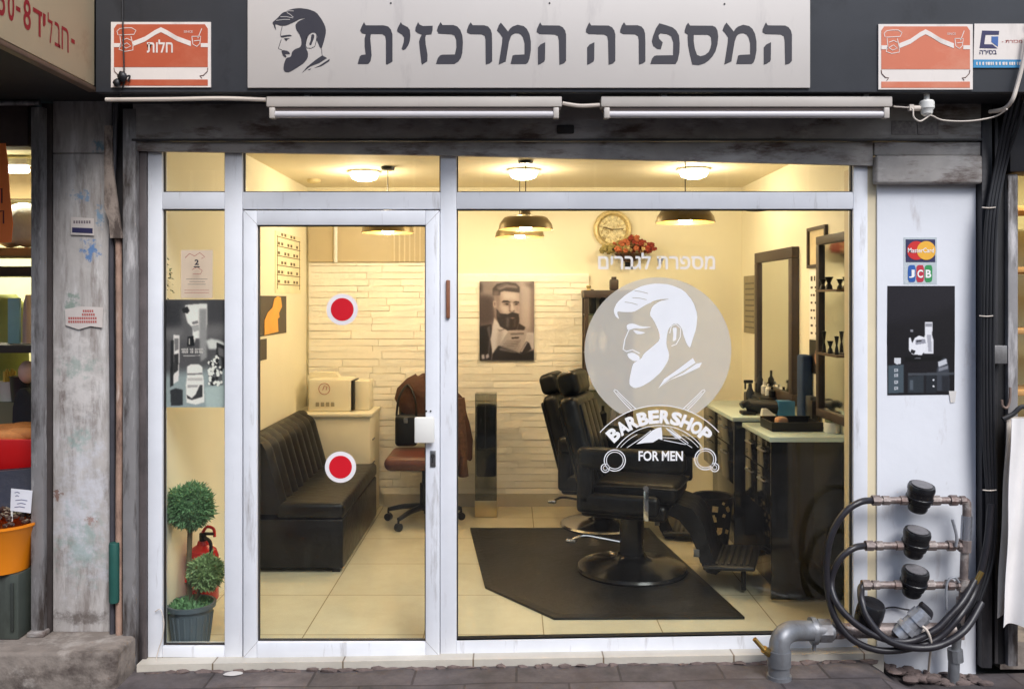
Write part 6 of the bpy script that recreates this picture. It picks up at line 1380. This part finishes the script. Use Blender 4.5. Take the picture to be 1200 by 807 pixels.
# toy basket between chair and counter
by = 1.72; t = thing('scrap_basket', 'dark basket with a patchwork of tan squares beside the counter', 'basket', (1.33, by, 0))
obj('basket', MB().lathe([(0, 0), (.09, 0), (.13, .38), (.135, .385), (.12, .38), (.08, .01), (0, .01)], (1.33, by, .002), 24), black_plastic, t)
mb = MB(); random.seed(31)
for kk in range(26):
    a = math.pi + random.uniform(.05, 2.2); z = random.uniform(.12, .36); r_ = .092 + .04 * z / .38 + .004; s_ = random.uniform(.008, .019)
    c_ = Vector((1.33 + r_ * math.cos(a), by + r_ * math.sin(a), z)); tn = Vector((-math.sin(a), math.cos(a), 0)); n_ = Vector((math.cos(a), math.sin(a), 0)); an = random.uniform(0, 1.5)
    e1 = (tn * math.cos(an) + Vector((0, 0, 1)) * math.sin(an)) * s_; e2 = (-tn * math.sin(an) + Vector((0, 0, 1)) * math.cos(an)) * s_
    mb.hexa([c_ - e1 - e2, c_ + e1 - e2, c_ + e1 + e2, c_ - e1 + e2, c_ - e1 - e2 + n_ * .003, c_ + e1 - e2 + n_ * .003, c_ + e1 + e2 + n_ * .003, c_ - e1 + e2 + n_ * .003])
obj('tan_squares', mb, mat('tan_square', (214, 184, 128), .6, var=.35, sc=40), t)

# ------------------------------------------------------------------ lamps of the room
WARM = (1, .79, .56)
bulb_m = mat('warm_bulb', (255, 240, 200), .4, emit=46, ecol=(1, .80, .45))
shade_out = mat('shade_bronze', (134, 116, 80), .38, .5, var=.15)
shade_in = mat('shade_gold', (226, 176, 76), .4, var=.05)
def pendant(px, y, zb, rad, lab, e):
    x = X(px, y); t = thing('pendant_lamp', lab, 'pendant lamp', (x, y, zb), group='bronze pendant lamps')
    L = dict(local=True); h = rad * .46
    sh = obj('lamp_shade', MB().lathe([(rad, 0), (rad * .95, h * .45), (rad * .80, h * .9), (rad * .70, h), (.03, h + .012), (.03, h + .008), (rad * .68, h - .006), (rad * .78, h * .87), (rad * .93, h * .43), (rad - .004, 0), (rad, 0)], (0, 0, 0), 48, caps=False), shade_out, t, **L)
    obj('inner_lining', MB().lathe([(rad * .985, .004), (rad * .915, h * .43), (rad * .765, h * .86), (rad * .66, h - .010), (.03, h - .012)], (0, 0, 0), 48, caps=False), shade_in, sh, **L)
    obj('socket', MB().lathe([(.028, h * .72), (.028, h + .015), (.035, h + .02), (.022, h + .07), (.008, h + .085)], (0, 0, 0), 20), shade_out, t, **L)
    obj('bulb', MB().ball((0, 0, h * .42), (.048, .048, .042), 3), bulb_m, t, **L)
    obj('cord', MB().cyl((0, 0, h + .085), (0, 0, CEIL - zb - .02), .003, seg=8), black_plastic, t, **L)
    obj('ceiling_cup', MB().lathe([(.045, CEIL - zb - .022), (.05, CEIL - zb - .001), (0, CEIL - zb - .001)], (0, 0, 0), 20), black_plastic, t, **L)
    ld = bpy.data.lights.new('bulb_light', 'POINT'); ld.energy = e; ld.color = WARM; ld.shadow_soft_size = .03
    lo = bpy.data.objects.new('bulb_light', ld); C.objects.link(lo); lo.location = (x, y, zb - .045)
pendant(616, 1.68, Z(269, 1.68), .18, 'larger bronze pendant lamp over the room, in front of another', 5.6)
pendant(609, 2.32, Z(278, 2.32), .18, 'smaller looking bronze pendant lamp partly hidden behind the front one', 5.6)
pendant(803, 1.25, Z(261, 1.25), .18, 'bronze pendant lamp nearest the clock, top hidden by the bar', 6.3)
pendant(454.5, 1.95, Z(273, 1.95), .18, 'bronze pendant lamp seen through the top of the door', 6.8)
disc_m = mat('ceiling_lamp_disc', (255, 244, 210), .4, emit=14, ecol=(1, .84, .48))
for i, (px, pz_) in enumerate(((427, 204), (613.5, 202), (813, 201))):
    r_ = (CEIL - .02 - EYE) / ((350 - pz_) * S); y = (r_ - 1) * D; x = (px - 600) * S * r_
    t = thing('ceiling_light', ('round ceiling light over the door side', 'round ceiling light in the middle of the room', 'round ceiling light over the barber chairs')[i], 'ceiling light', (x, y, CEIL - .03), group='round ceiling lights')
    obj('rim', MB().lathe([(.10, -.001), (.115, -.001), (.115, -.012), (.10, -.014), (.10, -.001)], (x, y, CEIL), 40, caps=False), white_plastic, t)
    obj('diffuser', MB().lathe([(.099, -.004), (.099, -.03), (.085, -.055), (.05, -.068), (0, -.072)], (x, y, CEIL), 40), disc_m, t)
    la = bpy.data.lights.new('ceiling_glow', 'POINT'); la.shadow_soft_size = .05; la.energy = 8.8; la.color = (1, .80, .58)
    lo = bpy.data.objects.new('ceiling_glow', la); C.objects.link(lo); lo.location = (x, y, CEIL - .13)
obj('ceiling_cable', MB().tube([(X(858, 2.0), 2.0, Z(243, 2.0)), (X(880, 1.6), 1.6, Z(247, 1.6)), (X(905, 1.2), 1.2, Z(245.5, 1.2)), (X(935, .8), .8, Z(242, .8))], .006, 8), black_plastic, label='dark cable sagging below the ceiling above the mirrors', cat='cable')
obj('smoke_detector', MB().lathe([(.05, -.001), (.05, -.02), (.035, -.03), (0, -.03)], (X(368, 2.6), 2.6, CEIL), 20), mat('detector_cream', (200, 184, 140), .5), label='small cream detector on the ceiling above the couch wall', cat='detector')

# ------------------------------------------------------------------ the other side of the street, mirrored in the glass
brick_far = [mat('far_render_grey', (120, 114, 106), .85, var=.15, bump=.2), mat('far_render_tan', (132, 116, 98), .85, var=.15, bump=.2), mat('far_render_dark', (88, 84, 82), .85, var=.15, bump=.2)]
far_glass = mat('far_window', (40, 46, 52), .1, var=.1); far_awn = [mat('far_awning_blue', (52, 66, 92), .8, var=.15), mat('far_awning_red', (112, 48, 42), .8, var=.15), mat('far_awning_grey', (90, 90, 88), .8, var=.15)]
for i, (x0, x1, h, lab) in enumerate(((-11, -4.2, 6.2, 'grey rendered shop building with a blue awning across the street'), (-4.1, 2.6, 5.4, 'tan rendered shop building with a red awning across the street'), (2.7, 10.5, 6.6, 'dark rendered shop building with a grey awning across the street'))):
    t = thing('shop_building', lab, 'building', ((x0 + x1) / 2, -15, -.16), group='buildings across the street')
    obj('wall', MB().box(x0, x1, -19, -14, -.16, h), brick_far[i], t)
    obj('awning', MB().hexa([(x0 + .4, -13.99, 2.6), (x1 - .4, -13.99, 2.6), (x1 - .4, -12.8, 2.3), (x0 + .4, -12.8, 2.3), (x0 + .4, -13.99, 2.75), (x1 - .4, -13.99, 2.75), (x1 - .4, -12.8, 2.36), (x0 + .4, -12.8, 2.36)]), far_awn[i], t)
    n = 4
    for k in range(n):
        a = x0 + .6 + (x1 - x0 - 1.2) * k / n
        wi = obj('window', MB().box(a + .1, a + 1.1, -14.0, -13.97, 3.4, 4.9), white_plastic, t); obj('pane', MB().box(a + .16, a + 1.04, -13.968, -13.96, 3.46, 4.84), far_glass, wi)
        obj('shop_window', MB().box(a, a + 1.35, -13.998, -13.96, .2, 2.2), far_glass, t)
